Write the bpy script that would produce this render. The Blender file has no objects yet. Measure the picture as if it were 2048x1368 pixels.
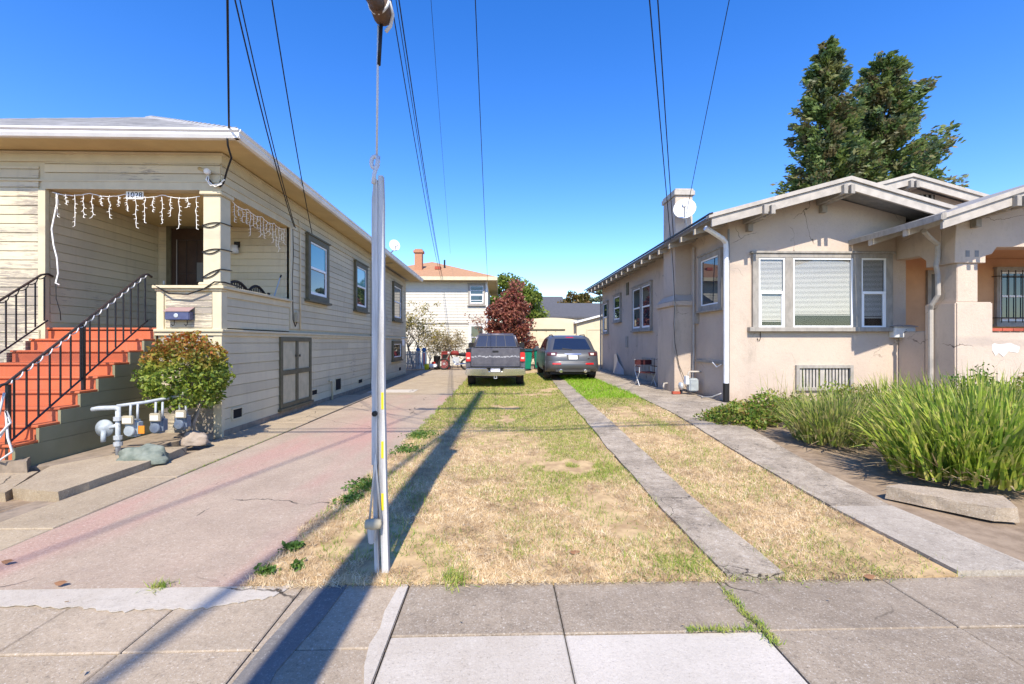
import bpy, bmesh, math, random
import numpy as np
from mathutils import Vector, Matrix
random.seed(7); rng = np.random.default_rng(11)
S = bpy.context.scene
C = S.collection
# ---------------- camera ----------------
cam_d = bpy.data.cameras.new('camera'); cam = bpy.data.objects.new('camera', cam_d); C.objects.link(cam)
cam.location = (0, 0, 1.52)
cam.rotation_euler = (math.radians(90), 0, math.radians(-1.53))
cam_d.sensor_width = 36; cam_d.lens = 36*900/2048; cam_d.clip_end = 3000; cam_d.clip_start = 0.05
S.camera = cam
# ---------------- sky, sun, exposure ----------------
SUN_EL = 48.0; SUN_DX = 0.035
W = bpy.data.worlds.new('World'); S.world = W; W.use_nodes = True
nt = W.node_tree; bg = nt.nodes['Background']
sky = nt.nodes.new('ShaderNodeTexSky'); sky.sky_type = 'NISHITA'; sky.sun_disc = False
sky.sun_elevation = math.radians(SUN_EL); sky.sun_rotation = math.radians(180) + math.atan(SUN_DX)
sky.altitude = 0; sky.air_density = 1.0; sky.dust_density = 0.15; sky.ozone_density = 2.2
hs = nt.nodes.new('ShaderNodeHueSaturation'); hs.inputs['Saturation'].default_value = 1.38; hs.inputs['Hue'].default_value = 0.515
nt.links.new(sky.outputs[0], hs.inputs['Color']); nt.links.new(hs.outputs[0], bg.inputs[0]); bg.inputs[1].default_value = 0.15
sl = bpy.data.lights.new('sun', 'SUN'); sun = bpy.data.objects.new('sun', sl); C.objects.link(sun)
sl.energy = 3.75; sl.angle = math.radians(0.55); sl.color = (1.0, 0.91, 0.77)
ld = Vector((SUN_DX, 1, -math.tan(math.radians(SUN_EL)))).normalized()
sun.rotation_euler = ld.to_track_quat('-Z', 'Y').to_euler(); sun.location = (0, -20, 25)
S.view_settings.view_transform = 'Standard'; S.view_settings.look = 'None'
S.view_settings.exposure = 1.02; S.view_settings.gamma = 1; S.view_settings.use_curve_mapping = False
try:
    S.cycles.max_bounces = 6; S.cycles.transparent_max_bounces = 12
except Exception: pass

# ---------------- materials ----------------
def lin(r, g, b):
    f = lambda c: (c/255/12.92 if c <= 10 else ((c/255+.055)/1.055)**2.4)
    return (f(r), f(g), f(b), 1)
def c4(c): return tuple(c) if len(c) == 4 else tuple(c)+(1,)
class NG:
    def __init__(s, name):
        s.m = bpy.data.materials.new(name); s.m.use_nodes = True
        s.t = s.m.node_tree; s.p = s.t.nodes['Principled BSDF']
        s.geo = s.t.nodes.new('ShaderNodeNewGeometry')
    def n(s, typ, **kw):
        x = s.t.nodes.new('ShaderNode'+typ)
        for k, v in kw.items(): setattr(x, k, v)
        return x
    def l(s, a, b): s.t.links.new(a, b)
    def pos(s, sc=(1,1,1)):
        if tuple(sc) == (1,1,1): return s.geo.outputs['Position']
        v = s.n('VectorMath', operation='MULTIPLY'); v.inputs[1].default_value = sc
        s.l(s.geo.outputs['Position'], v.inputs[0]); return v.outputs[0]
    def noise(s, scale, detail=4, rough=.6, sc=(1,1,1)):
        x = s.n('TexNoise'); x.inputs['Scale'].default_value = scale; x.inputs['Detail'].default_value = detail
        x.inputs['Roughness'].default_value = rough; s.l(s.pos(sc), x.inputs['Vector']); return x.outputs[0]
    def ramp(s, fac, lo, hi):
        x = s.n('MapRange'); x.interpolation_type = 'SMOOTHSTEP'
        x.inputs[1].default_value = lo; x.inputs[2].default_value = hi; s.l(fac, x.inputs[0]); return x.outputs[0]
    def mix(s, fac, a, b, mode='MIX'):
        x = s.n('Mix', data_type='RGBA', blend_type=mode)
        for v, i in ((fac, 0), (a, 6), (b, 7)):
            if hasattr(v, 'is_linked'): s.l(v, x.inputs[i])
            else: x.inputs[i].default_value = v if i == 0 else c4(v)
        return x.outputs[2]
    def rnd(s, col, amt):
        oi = s.n('ObjectInfo'); mr = s.n('MapRange'); mr.inputs[3].default_value = 1-amt; mr.inputs[4].default_value = 1+amt
        s.l(oi.outputs['Random'], mr.inputs[0]); hv = s.n('HueSaturation'); s.l(mr.outputs[0], hv.inputs['Value'])
        if hasattr(col, 'is_linked'): s.l(col, hv.inputs['Color'])
        else: hv.inputs['Color'].default_value = c4(col)
        return hv.outputs[0]
    def col(s, c):
        if hasattr(c, 'is_linked'): s.l(c, s.p.inputs['Base Color'])
        else: s.p.inputs['Base Color'].default_value = c4(c)
    def bump(s, fac, st, dist=.01):
        b = s.n('Bump'); b.inputs['Strength'].default_value = st; b.inputs['Distance'].default_value = dist
        s.l(fac, b.inputs['Height']); s.l(b.outputs[0], s.p.inputs['Normal'])
    def set(s, rough=.8, metal=0, spec=.3, coat=0):
        s.p.inputs['Roughness'].default_value = rough; s.p.inputs['Metallic'].default_value = metal
        s.p.inputs['Specular IOR Level'].default_value = spec; s.p.inputs['Coat Weight'].default_value = coat
        return s.m
def simple(name, c, c2=None, scale=4, rough=.7, metal=0, spec=.3, bump=0, bscale=40, rnd=0, coat=0, sc=(1,1,1)):
    g = NG(name)
    col = c if c2 is None else g.mix(g.ramp(g.noise(scale, 5, .65, sc), .3, .7), c, c2)
    if rnd: col = g.rnd(col, rnd)
    g.col(col)
    if bump: g.bump(g.noise(bscale, 4), bump, .004)
    return g.set(rough, metal, spec, coat)
def siding(name, base, wear, amount, wood=(.30,.26,.21)):
    g = NG(name)
    c = g.mix(g.ramp(g.noise(1.3, 4), .35, .7), base, wear)
    c = g.rnd(c, .07)
    fine = g.noise(9, 6, .75, (.35, .35, 5.0))
    blot = g.noise(.9, 3, .5)
    m = g.n('Math', operation='MULTIPLY'); g.l(fine, m.inputs[0]); g.l(blot, m.inputs[1])
    pk = g.ramp(m.outputs[0], .42-amount, .46-amount)
    c = g.mix(pk, c, wood)
    streak = g.ramp(g.noise(3, 3, .6, (3, 3, .25)), .5, .8)
    c = g.mix(streak, c, g.mix(.22, c, (.25,.22,.17)))
    g.col(c); g.bump(pk, -.35, .002); return g.set(.65, 0, .3)
def concrete(name, a, b, speck=.5, stain=(.2,.17,.14), stain_amt=.35, rnd=0, tint=None, tscale=.7, tsc=(1,1,1), crack=.55, val=.93, mid=0):
    g = NG(name); a = tuple(v*val for v in a); b = tuple(v*val for v in b)
    c = g.mix(g.ramp(g.noise(1.7, 6, .7), .3, .7), a, b)
    if tint: c = g.mix(g.ramp(g.noise(tscale, 4, .55, tsc), .45, .68), c, tint)
    if mid:
        md = g.noise(9, 7, .85); c = g.mix(g.ramp(md, .5, .68), c, g.mix(mid, c, (.06,.05,.04))); c = g.mix(g.ramp(md, .47, .32), c, g.mix(mid*.6, c, (.6,.56,.5)))
    s2 = g.noise(26, 5, .85); c = g.mix(g.ramp(s2, .52, .75), c, g.mix(speck*.7, c, (.10,.085,.07))); c = g.mix(g.ramp(s2, .46, .25), c, g.mix(speck*.5, c, (.72,.68,.6)))
    s1 = g.noise(75, 3, .85); c = g.mix(g.ramp(s1, .56, .72), c, g.mix(speck, c, (.09,.08,.07)))
    c = g.mix(g.ramp(s1, .44, .28), c, g.mix(speck*.6, c, (.75,.72,.66)))
    st = g.noise(2.4, 6, .75); f = g.ramp(st, .55, .78)
    m = g.n('Math', operation='MULTIPLY'); m.inputs[1].default_value = stain_amt; g.l(f, m.inputs[0])
    c = g.mix(m.outputs[0], c, stain)
    if rnd: c = g.rnd(c, rnd)
    nv = g.n('TexNoise'); nv.inputs['Scale'].default_value = 3.5; nv.inputs['Detail'].default_value = 5; g.l(g.pos(), nv.inputs['Vector'])
    sc_ = g.n('VectorMath', operation='SCALE'); sc_.inputs['Scale'].default_value = .28; g.l(nv.outputs['Color'], sc_.inputs[0])
    ad = g.n('VectorMath', operation='ADD'); g.l(g.pos(), ad.inputs[0]); g.l(sc_.outputs[0], ad.inputs[1])
    vo = g.n('TexVoronoi', feature='DISTANCE_TO_EDGE'); vo.inputs['Scale'].default_value = crack; g.l(ad.outputs[0], vo.inputs['Vector'])
    ck = g.n('Math', operation='MULTIPLY'); g.l(g.ramp(vo.outputs['Distance'], .006, .002), ck.inputs[0]); g.l(g.ramp(g.noise(.8, 2), .5, .6), ck.inputs[1])
    c = g.mix(ck.outputs[0], c, (.06,.05,.04))
    g.col(c); g.bump(g.noise(60, 5, .8), .6, .006); return g.set(.9, 0, .2)
def leafmat(name, cols, scale=14, trans=.35, zmix=None, rough=.5):
    g = NG(name)
    vn = g.n('TexVoronoi'); vn.inputs['Scale'].default_value = scale; g.l(g.pos(), vn.inputs['Vector'])
    sp = g.n('SeparateColor'); g.l(vn.outputs['Color'], sp.inputs[0])
    cr = g.n('ValToRGB'); e = cr.color_ramp.elements
    while len(e) < len(cols): e.new(.5)
    for i, c in enumerate(cols): e[i].position = i/max(1, len(cols)-1); e[i].color = c4(c)
    g.l(sp.outputs[0], cr.inputs[0]); col = cr.outputs[0]
    if zmix:
        sx = g.n('SeparateXYZ'); g.l(g.geo.outputs['Position'], sx.inputs[0])
        ad = g.n('Math', operation='ADD'); g.l(sx.outputs[2], ad.inputs[0])
        nn = g.n('Math', operation='MULTIPLY'); nn.inputs[1].default_value = .5; g.l(g.noise(5, 3), nn.inputs[0]); g.l(nn.outputs[0], ad.inputs[1])
        pk = g.n('Math', operation='MULTIPLY'); g.l(g.ramp(ad.outputs[0], zmix[0], zmix[1]), pk.inputs[0]); g.l(sp.outputs[1], pk.inputs[1])
        col = g.mix(pk.outputs[0], col, zmix[2])
    g.col(col); g.set(rough, 0, .35)
    tr = g.n('BsdfTranslucent'); g.l(col, tr.inputs[0]); mx = g.n('MixShader'); mx.inputs[0].default_value = trans
    g.l(g.p.outputs[0], mx.inputs[1]); g.l(tr.outputs[0], mx.inputs[2])
    g.l(mx.outputs[0], g.t.nodes['Material Output'].inputs[0]); return g.m
def clearglass(name, tint=(.93,.93,.92)):
    g = NG(name); tr = g.n('BsdfTransparent'); tr.inputs[0].default_value = c4(tint)
    gl = g.n('BsdfGlossy'); gl.inputs['Roughness'].default_value = .03
    lw = g.n('LayerWeight'); lw.inputs[0].default_value = .5; pw = g.n('Math', operation='POWER'); pw.inputs[1].default_value = 4; g.l(lw.outputs['Facing'], pw.inputs[0])
    ma = g.n('Math', operation='MULTIPLY_ADD'); ma.inputs[1].default_value = .7; ma.inputs[2].default_value = .05; g.l(pw.outputs[0], ma.inputs[0]); mx = g.n('MixShader')
    g.l(ma.outputs[0], mx.inputs[0]); g.l(tr.outputs[0], mx.inputs[1]); g.l(gl.outputs[0], mx.inputs[2])
    g.l(mx.outputs[0], g.t.nodes['Material Output'].inputs[0]); return g.m

CREAM = (.59,.515,.355)
M = dict(
 cream=siding('cream_paint', CREAM, (.52,.455,.32), .06),
 creamworn=siding('cream_paint_worn', (.58,.51,.365), (.53,.47,.34), .20),
 creamtrim=simple('cream_trim', (.60,.525,.36), (.52,.455,.31), 3, .6, rnd=.04),
 soffit=simple('soffit_paint', (.58,.45,.22), (.50,.385,.19), 2, .7),
 olive=siding('olive_paint', (.21,.20,.12), (.26,.25,.16), .01, (.35,.33,.25)),
 trim=simple('dark_olive_trim', (.10,.088,.05), (.135,.12,.075), 6, .6, rnd=.05),
 hatch=simple('hatch_panel', (.50,.44,.30), (.40,.36,.25), 5, .6),
 vinyl=simple('white_vinyl', (.80,.81,.82), rough=.4),
 gutter=simple('white_gutter', (.80,.80,.79), (.70,.70,.69), 3, .45),
 spout=simple('white_downspout', (.74,.76,.78), (.66,.67,.68), 3, .45),
 step=siding('terracotta_paint', (.50,.125,.05), (.40,.11,.055), .08, (.30,.15,.10)),
 iron=simple('black_iron', (.02,.018,.018), (.05,.03,.025), 14, .45, spec=.5),
 rope=simple('rope_light', (.60,.60,.60), rough=.35), wire=simple('black_cable', (.012,.012,.014), rough=.6),
 lights=simple('string_light_white', (.85,.84,.80), rough=.5),
 door=simple('dark_door', (.035,.017,.012), (.055,.03,.02), 3, .35, spec=.5), doorbar=simple('door_bar', (.30,.28,.27), rough=.4),
 brass=simple('brass', (.55,.45,.25), rough=.3, metal=1),
 black=simple('black_plastic', (.015,.015,.016), rough=.5), dark=simple('dark_void', (.012,.012,.012), rough=.9),
 shingle=simple('grey_shingle', (.34,.335,.33), (.22,.22,.225), 6, .95, bump=.5, bscale=90, rnd=.12),
 glass=simple('window_glass', (.012,.03,.045), rough=.02, spec=1.0), skyreflectglass=simple('painted_sky_reflection_glass', (.03,.22,.30), rough=.03, spec=1.0),  # teal base colour paints in the sky reflected by the upper panes
 pane=clearglass('clear_pane'), blind=simple('white_blind', (.70,.68,.64), rough=.5),
 stucco=None, grey=simple('weathered_grey_trim', (.36,.33,.29), (.26,.24,.21), 9, .8, bump=.3, rnd=.05, sc=(1,1,.4)),
 barge=simple('bargeboard_paint', (.46,.42,.37), (.36,.33,.29), 5, .75, rnd=.04),
 tarroof=simple('roof_edge', (.28,.27,.26), (.2,.2,.2), 7, .9),
 porch=simple('peach_stucco', (.58,.34,.19), (.50,.29,.16), 2, .85, bump=.4),
 brick=simple('red_brick', (.42,.09,.05), (.33,.08,.05), 20, .85, rnd=.15, bump=.4), white=simple('white_paint', (.8,.8,.78), rough=.6),
 pipegrey=simple('pipe_grey', (.46,.49,.50), (.33,.35,.36), 14, .55), whitemetal=simple('white_enamel', (.74,.73,.70), rough=.35, spec=.5), navy=simple('navy_enamel', (.05,.06,.14), (.08,.09,.17), 20, .4, spec=.5),
 dish=simple('dish_grey', (.62,.63,.64), rough=.5), steel=simple('galvanised', (.55,.57,.58), (.45,.47,.48), 12, .45, metal=.4),
 meter=simple('meter_grey_blue', (.36,.40,.41), (.27,.30,.32), 9, .5), meterblue=simple('meter_blue', (.10,.13,.19), (.15,.18,.22), 12, .5), orange=simple('orange_tag', (.65,.22,.02), rough=.6),
 rockg=simple('green_rock', (.11,.135,.11), (.22,.24,.20), 7, .9, bump=.8, bscale=12), rockb=simple('brown_rock', (.28,.22,.17), (.36,.30,.24), 6, .9, bump=.8, bscale=12),
 bark=simple('bark', (.16,.11,.075), (.09,.065,.045), 9, .95, bump=.8, bscale=20), palebark=simple('pale_bark', (.36,.31,.25), (.26,.22,.18), 9, .95),
 oldwood=simple('silver_wood', (.60,.59,.57), (.34,.33,.315), 9, .85, bump=.7, bscale=30, sc=(2,2,.15)), yellow=simple('yellow_paint', (.75,.55,.02), rough=.6),
 pole=simple('pole_wood', (.16,.11,.07), (.10,.07,.05), 5, .9, sc=(2,2,.2)), rust=simple('rusty_pipe', (.13,.075,.045), (.08,.05,.035), 8, .7, bump=.4),
 strap=simple('weathered_band', (.45,.40,.28), (.36,.31,.22), 9, .8),
 plaster=simple('white_patch', (.66,.63,.58), rough=.9),
 tan=simple('garage_paint', (.66,.58,.41), (.60,.52,.37), 2, .8), backwall=siding('pale_siding', (.58,.55,.47), (.54,.51,.43), .05),
 orangeroof=simple('orange_shingle', (.42,.235,.13), (.32,.18,.10), 8, .95, bump=.5, bscale=30), greyroof=simple('dark_grey_roof', (.075,.078,.085), (.10,.10,.11), 5, .95),
 bin=simple('green_bin', (.0,.20,.12), (.0,.15,.10), 5, .5), bindark=simple('dark_green_lid', (.01,.05,.045), rough=.5),
 redbox=simple('red_box', (.20,.025,.02), rough=.6), fence=simple('grey_fence', (.38,.38,.37), (.28,.28,.27), 8, .9, rnd=.15),
 lime=simple('lime_plastic', (.62,.65,.03), rough=.5), blue=simple('blue_plastic', (.04,.12,.28), rough=.5), red=simple('red_plastic', (.5,.03,.02), rough=.45),
 tyre=simple('tyre_rubber', (.02,.02,.02), (.035,.033,.03), 20, .85), rim=simple('alloy', (.5,.5,.5), rough=.35, metal=.8),
 chrome=simple('chrome', (.75,.74,.72), rough=.13, metal=1), carglass=simple('car_glass', (.012,.018,.035), rough=.02, spec=1.0),
 suv=simple('suv_grey_paint', (.095,.10,.11), rough=.36, metal=.35, spec=.35, coat=.15), plastic=simple('grey_plastic', (.06,.06,.062), rough=.6),
 taillight=simple('tail_light_red', (.50,.012,.015), rough=.12, spec=.7, coat=.5), lamp=simple('lamp_clear', (.6,.52,.48), rough=.1, spec=.7),
 plate=simple('plate_white', (.82,.82,.82), rough=.5), plateblue=simple('plate_text', (.03,.05,.25), rough=.5), wood=simple('wicker_dark', (.03,.02,.016), rough=.6),
 chairred=simple('maroon_canvas', (.055,.012,.014), rough=.8), hose=simple('hose_white', (.5,.5,.47), rough=.5),
 slab=concrete('sidewalk_concrete', (.43,.345,.25), (.33,.265,.19), .85, stain_amt=.45, mid=.25, rnd=.05),
 slabdark=concrete('sidewalk_concrete_dark', (.35,.285,.21), (.255,.205,.15), .9, stain_amt=.45, mid=.3, rnd=.04),
 slabwhite=concrete('new_concrete', (.56,.51,.44), (.49,.445,.38), .4, stain_amt=.25, rnd=.03),
 slabpatch=concrete('asphalt_patch', (.16,.15,.14), (.2,.185,.17), .5, stain_amt=.2),
 cement=concrete('cement_band', (.52,.47,.40), (.44,.385,.315), .5, stain_amt=.35),
 path=concrete('tan_concrete', (.43,.345,.235), (.34,.27,.185), .7, stain_amt=.4, rnd=.04),
 pink=concrete('pink_concrete', (.43,.335,.25), (.355,.275,.205), .75, stain=(.27,.20,.17), stain_amt=.5, tint=(.41,.25,.20), tscale=.8, tsc=(1.3,.28,1)),
 strip=concrete('old_strip_concrete', (.46,.385,.29), (.25,.205,.15), .95, stain=(.08,.065,.05), stain_amt=.85, crack=1.3, val=.95, mid=.75),
 soil=simple('soil', (.20,.145,.095), (.31,.235,.16), 6, .95, bump=.8, bscale=45),
 lawnbase=simple('dry_thatch', (.55,.40,.21), (.33,.22,.115), 5, .95, bump=.9, bscale=70), asphalt=simple('asphalt', (.05,.05,.052), (.065,.063,.06), 8, .9, bump=.4),
 blockdark=simple('old_footing', (.30,.24,.18), (.20,.16,.12), 8, .95, bump=.7, bscale=30),
)
def _stucco():
    g = NG('pink_beige_stucco')
    c = g.mix(g.ramp(g.noise(.8, 5, .6), .35, .7), (.555,.455,.365), (.49,.40,.325))
    c = g.mix(g.ramp(g.noise(1.6, 5, .7, (1,1,.35)), .54, .85), c, (.34,.285,.23))
    c = g.mix(g.ramp(g.noise(14, 6, .8), .5, .8), c, g.mix(.35, c, (.25,.2,.16)))
    sx = g.n('SeparateXYZ'); g.l(g.geo.outputs['Position'], sx.inputs[0]); zz = g.n('Math', operation='SUBTRACT'); zz.inputs[0].default_value = .75; g.l(sx.outputs[2], zz.inputs[1])
    dm = g.n('Math', operation='MULTIPLY'); g.l(zz.outputs[0], dm.inputs[0]); g.l(g.noise(3, 5, .7, (1,1,.6)), dm.inputs[1]); c = g.mix(g.ramp(dm.outputs[0], .1, .5), c, (.30,.235,.175))
    g.col(c); nv = g.n('TexNoise'); nv.inputs['Scale'].default_value = 2.5; nv.inputs['Detail'].default_value = 5; g.l(g.pos(), nv.inputs['Vector'])
    sc_ = g.n('VectorMath', operation='SCALE'); sc_.inputs['Scale'].default_value = .5; g.l(nv.outputs['Color'], sc_.inputs[0]); ad = g.n('VectorMath', operation='ADD'); g.l(g.pos(), ad.inputs[0]); g.l(sc_.outputs[0], ad.inputs[1])
    vo = g.n('TexVoronoi', feature='DISTANCE_TO_EDGE'); vo.inputs['Scale'].default_value = .55; g.l(ad.outputs[0], vo.inputs['Vector'])
    ck = g.n('Math', operation='MULTIPLY'); g.l(g.ramp(vo.outputs['Distance'], .0045, .0015), ck.inputs[0]); g.l(g.ramp(g.noise(.9, 2), .5, .6), ck.inputs[1]); g.col(g.mix(ck.outputs[0], c, (.14,.11,.09)))
    g.bump(g.noise(22, 6, .8), .8, .012); return g.set(.9, 0, .2)
M['stucco'] = _stucco()
def _truck():
    g = NG('truck_grey_paint')
    sx = g.n('SeparateXYZ'); g.l(g.geo.outputs['Position'], sx.inputs[0])
    wav = g.n('MapRange'); wav.inputs[1].default_value = .3; wav.inputs[2].default_value = .7; wav.inputs[3].default_value = -.05; wav.inputs[4].default_value = .05
    g.l(g.noise(3.5, 5, .75, (1,0,0)), wav.inputs[0])
    a = g.n('Math', operation='SUBTRACT'); a.inputs[1].default_value = 1.03; g.l(sx.outputs[2], a.inputs[0])
    b = g.n('Math', operation='SUBTRACT'); g.l(a.outputs[0], b.inputs[0]); g.l(wav.outputs[0], b.inputs[1])
    ab = g.n('Math', operation='ABSOLUTE'); g.l(b.outputs[0], ab.inputs[0])
    br = g.ramp(g.noise(14, 5, .8, (1,0,1.5)), .42, .56); f0 = g.ramp(ab.outputs[0], .03, .012); fm = g.n('Math', operation='MULTIPLY'); g.l(br, fm.inputs[0]); g.l(f0, fm.inputs[1]); f = fm.outputs[0]
    y = g.n('Math', operation='LESS_THAN'); y.inputs[1].default_value = 15.1; g.l(sx.outputs[1], y.inputs[0])
    m = g.n('Math', operation='MULTIPLY'); g.l(f, m.inputs[0]); g.l(y.outputs[0], m.inputs[1])
    base = g.mix(g.ramp(g.noise(5, 5, .7), .3, .75), (.085,.08,.10), (.135,.13,.15))
    g.col(g.mix(m.outputs[0], base, (.5,.5,.54))); return g.set(.33, .35, .5, .35)
M['truck'] = _truck()

# ---------------- mesh helpers ----------------
def tagit(o, label=None, cat=None, group=None, kind=None, category=None):
    cat = cat or category
    for k, v in (('label', label), ('category', cat), ('group', group), ('kind', kind)):
        if v: o[k] = v
    return o
def put(o, parent):
    C.objects.link(o)
    if parent is not None:
        o.parent = parent; p = parent; off = Vector()
        off = BASE.get(parent.name, Vector((0,0,0)))
        o.matrix_parent_inverse = Matrix.Translation(-off)
        BASE[o.name] = Vector((0,0,0)) + Vector(o.location)
    else:
        if o.type == 'MESH' and len(o.data.vertices):
            n = len(o.data.vertices); a = np.empty(n*3, dtype=np.float32); o.data.vertices.foreach_get('co', a); a = a.reshape(-1,3)
            c = (a.min(0)+a.max(0))/2; c[2] = a[:,2].min(); o.data.vertices.foreach_set('co', (a-c).reshape(-1)); o.data.update(); o.location = Vector([float(t) for t in c])
        BASE[o.name] = Vector(o.location)
    return o
BASE = {}
def thing(name, loc, label, cat, group=None):
    o = bpy.data.objects.new(name, None); o.location = loc; o.empty_display_size = .2
    C.objects.link(o); BASE[o.name] = Vector(loc); return tagit(o, label, cat, group)
class MB:
    def __init__(s): s.v = []; s.f = []
    def add(s, v, f):
        n = len(s.v); s.v += [tuple(p) for p in v]; s.f += [tuple(i+n for i in q) for q in f]; return s
    def box(s, x0, x1, y0, y1, z0, z1):
        return s.add([(x0,y0,z0),(x1,y0,z0),(x1,y1,z0),(x0,y1,z0),(x0,y0,z1),(x1,y0,z1),(x1,y1,z1),(x0,y1,z1)],
            [(0,3,2,1),(4,5,6,7),(0,1,5,4),(1,2,6,5),(2,3,7,6),(3,0,4,7)])
    def hexa(s, b, t):
        return s.add(list(b)+list(t), [(0,3,2,1),(4,5,6,7),(0,1,5,4),(1,2,6,5),(2,3,7,6),(3,0,4,7)])
    def tube(s, pts, r, n=8, cap=True):
        pts = [Vector(p) for p in pts]; m = len(pts); rs = r if hasattr(r, '__len__') else [r]*m
        vs = []; up = None
        for i, p in enumerate(pts):
            d = (pts[min(i+1, m-1)]-pts[max(i-1, 0)])
            d = d.normalized() if d.length > 1e-9 else Vector((0,0,1))
            if up is None: up = Vector((0,0,1)) if abs(d.z) < .9 else Vector((1,0,0))
            a = d.cross(up); a = a.normalized() if a.length > 1e-6 else Vector((1,0,0)); b = a.cross(d).normalized(); up = b
            for k in range(n):
                t = 2*math.pi*k/n; vs.append(p+(a*math.cos(t)+b*math.sin(t))*rs[i])
        fs = [(i*n+k, i*n+(k+1)%n, (i+1)*n+(k+1)%n, (i+1)*n+k) for i in range(m-1) for k in range(n)]
        if cap: fs += [tuple(range(n))[::-1], tuple((m-1)*n+k for k in range(n))]
        return s.add(vs, fs)
    def cyl(s, a, b, r, n=14): return s.tube([a, b], r, n)
    def prism(s, poly, axis, a, b):
        mk = {'x': lambda p, t: (t, p[0], p[1]), 'y': lambda p, t: (p[0], t, p[1]), 'z': lambda p, t: (p[0], p[1], t)}[axis]
        n = len(poly)
        return s.add([mk(p, a) for p in poly]+[mk(p, b) for p in poly],
            [tuple(range(n)), tuple(range(n, 2*n))[::-1]]+[(i, i+n, (i+1) % n+n, (i+1) % n) for i in range(n)])
    def grid(s, P):
        h = len(P); w = len(P[0])
        return s.add([p for r in P for p in r], [(j*w+i, j*w+i+1, (j+1)*w+i+1, (j+1)*w+i) for j in range(h-1) for i in range(w-1)])
    def lathe(s, prof, c, axis='z', n=20):
        vs = []
        for (r, t) in prof:
            for k in range(n):
                a = 2*math.pi*k/n; u, w = r*math.cos(a), r*math.sin(a)
                vs.append({'z': (c[0]+u, c[1]+w, c[2]+t), 'y': (c[0]+u, c[1]+t, c[2]+w), 'x': (c[0]+t, c[1]+u, c[2]+w)}[axis])
        m = len(prof)
        fs = [(i*n+k, i*n+(k+1)%n, (i+1)*n+(k+1)%n, (i+1)*n+k) for i in range(m-1) for k in range(n)]
        fs += [tuple(range(n))[::-1], tuple((m-1)*n+k for k in range(n))]
        return s.add(vs, fs)
    def build(s, name, mat, parent=None, smooth=False, bevel=0, seg=2, **tags):
        me = bpy.data.meshes.new(name); me.from_pydata(s.v, [], s.f); me.validate()
        bm = bmesh.new(); bm.from_mesh(me)
        bmesh.ops.recalc_face_normals(bm, faces=bm.faces)
        if bevel:
            bmesh.ops.bevel(bm, geom=[e for e in bm.edges if len(e.link_faces) == 2 and e.calc_face_angle(0) > .5], offset=bevel, segments=seg, affect='EDGES', clamp_overlap=True)
        bm.to_mesh(me); bm.free()
        if smooth: me.shade_smooth()
        me.materials.append(M[mat] if isinstance(mat, str) else mat)
        o = bpy.data.objects.new(name, me); put(o, parent); return tagit(o, **tags)
def npmesh(name, V, nper, mat, parent=None, **tags):
    """V: (N,nper,3) polygons -> one mesh"""
    V = np.asarray(V, dtype=np.float32); N = V.shape[0]
    me = bpy.data.meshes.new(name); me.vertices.add(N*nper); me.vertices.foreach_set('co', V.reshape(-1))
    me.loops.add(N*nper); me.loops.foreach_set('vertex_index', np.arange(N*nper, dtype=np.int32))
    me.polygons.add(N); me.polygons.foreach_set('loop_start', np.arange(0, N*nper, nper, dtype=np.int32))
    me.polygons.foreach_set('loop_total', np.full(N, nper, dtype=np.int32))
    me.update(calc_edges=True); me.materials.append(M[mat] if isinstance(mat, str) else mat)
    o = bpy.data.objects.new(name, me); put(o, parent); return tagit(o, **tags)
def ss(a, b, x):
    t = np.clip((np.asarray(x, dtype=float)-a)/(b-a), 0, 1); return t*t*(3-2*t)
def gz(x, y): return .12*ss(.5, 2.8, x)*ss(3.2, 9, y)
def g1(x, y): return float(gz(x, y))
_cub = bpy.data.meshes.new('lap_board')
_cub.from_pydata([(0,0,0),(1,0,0),(1,1,0),(0,1,0),(0,0,1),(1,0,1),(1,.72,1),(0,.72,1)], [], [(0,3,2,1),(4,5,6,7),(0,1,5,4),(1,2,6,5),(2,3,7,6),(3,0,4,7)])
_box = bpy.data.meshes.new('plain_board')
_box.from_pydata([(0,0,0),(1,0,0),(1,1,0),(0,1,0),(0,0,1),(1,0,1),(1,1,1),(0,1,1)], [], [(0,3,2,1),(4,5,6,7),(0,1,5,4),(1,2,6,5),(2,3,7,6),(3,0,4,7)])
_bm = {}
def unit(mesh, mat, parent, name, org, ux, uy, uz):
    """shared unit mesh placed with axes ux,uy,uz (world vectors)"""
    key = (mesh.name, mat)
    if key not in _bm:
        m = mesh.copy(); m.name = name; m.materials.append(M[mat]); _bm[key] = m
    o = bpy.data.objects.new(name, _bm[key])
    mw = Matrix(((ux[0],uy[0],uz[0],org[0]),(ux[1],uy[1],uz[1],org[1]),(ux[2],uy[2],uz[2],org[2]),(0,0,0,1)))
    C.objects.link(o); o.parent = parent
    o.matrix_parent_inverse = Matrix.Translation(-BASE.get(parent.name, Vector((0,0,0)))) if parent else Matrix()
    o.matrix_basis = mw; return o
FACE = {'y-': ((1,0,0), (0,-1,0)), 'x+': ((0,1,0), (1,0,0)), 'x-': ((0,1,0), (-1,0,0))}
def W3(face, plane, u, v, w):
    if face == 'y-': return (u, plane-w, v)
    if face == 'x+': return (plane+w, u, v)
    return (plane-w, u, v)
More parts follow.
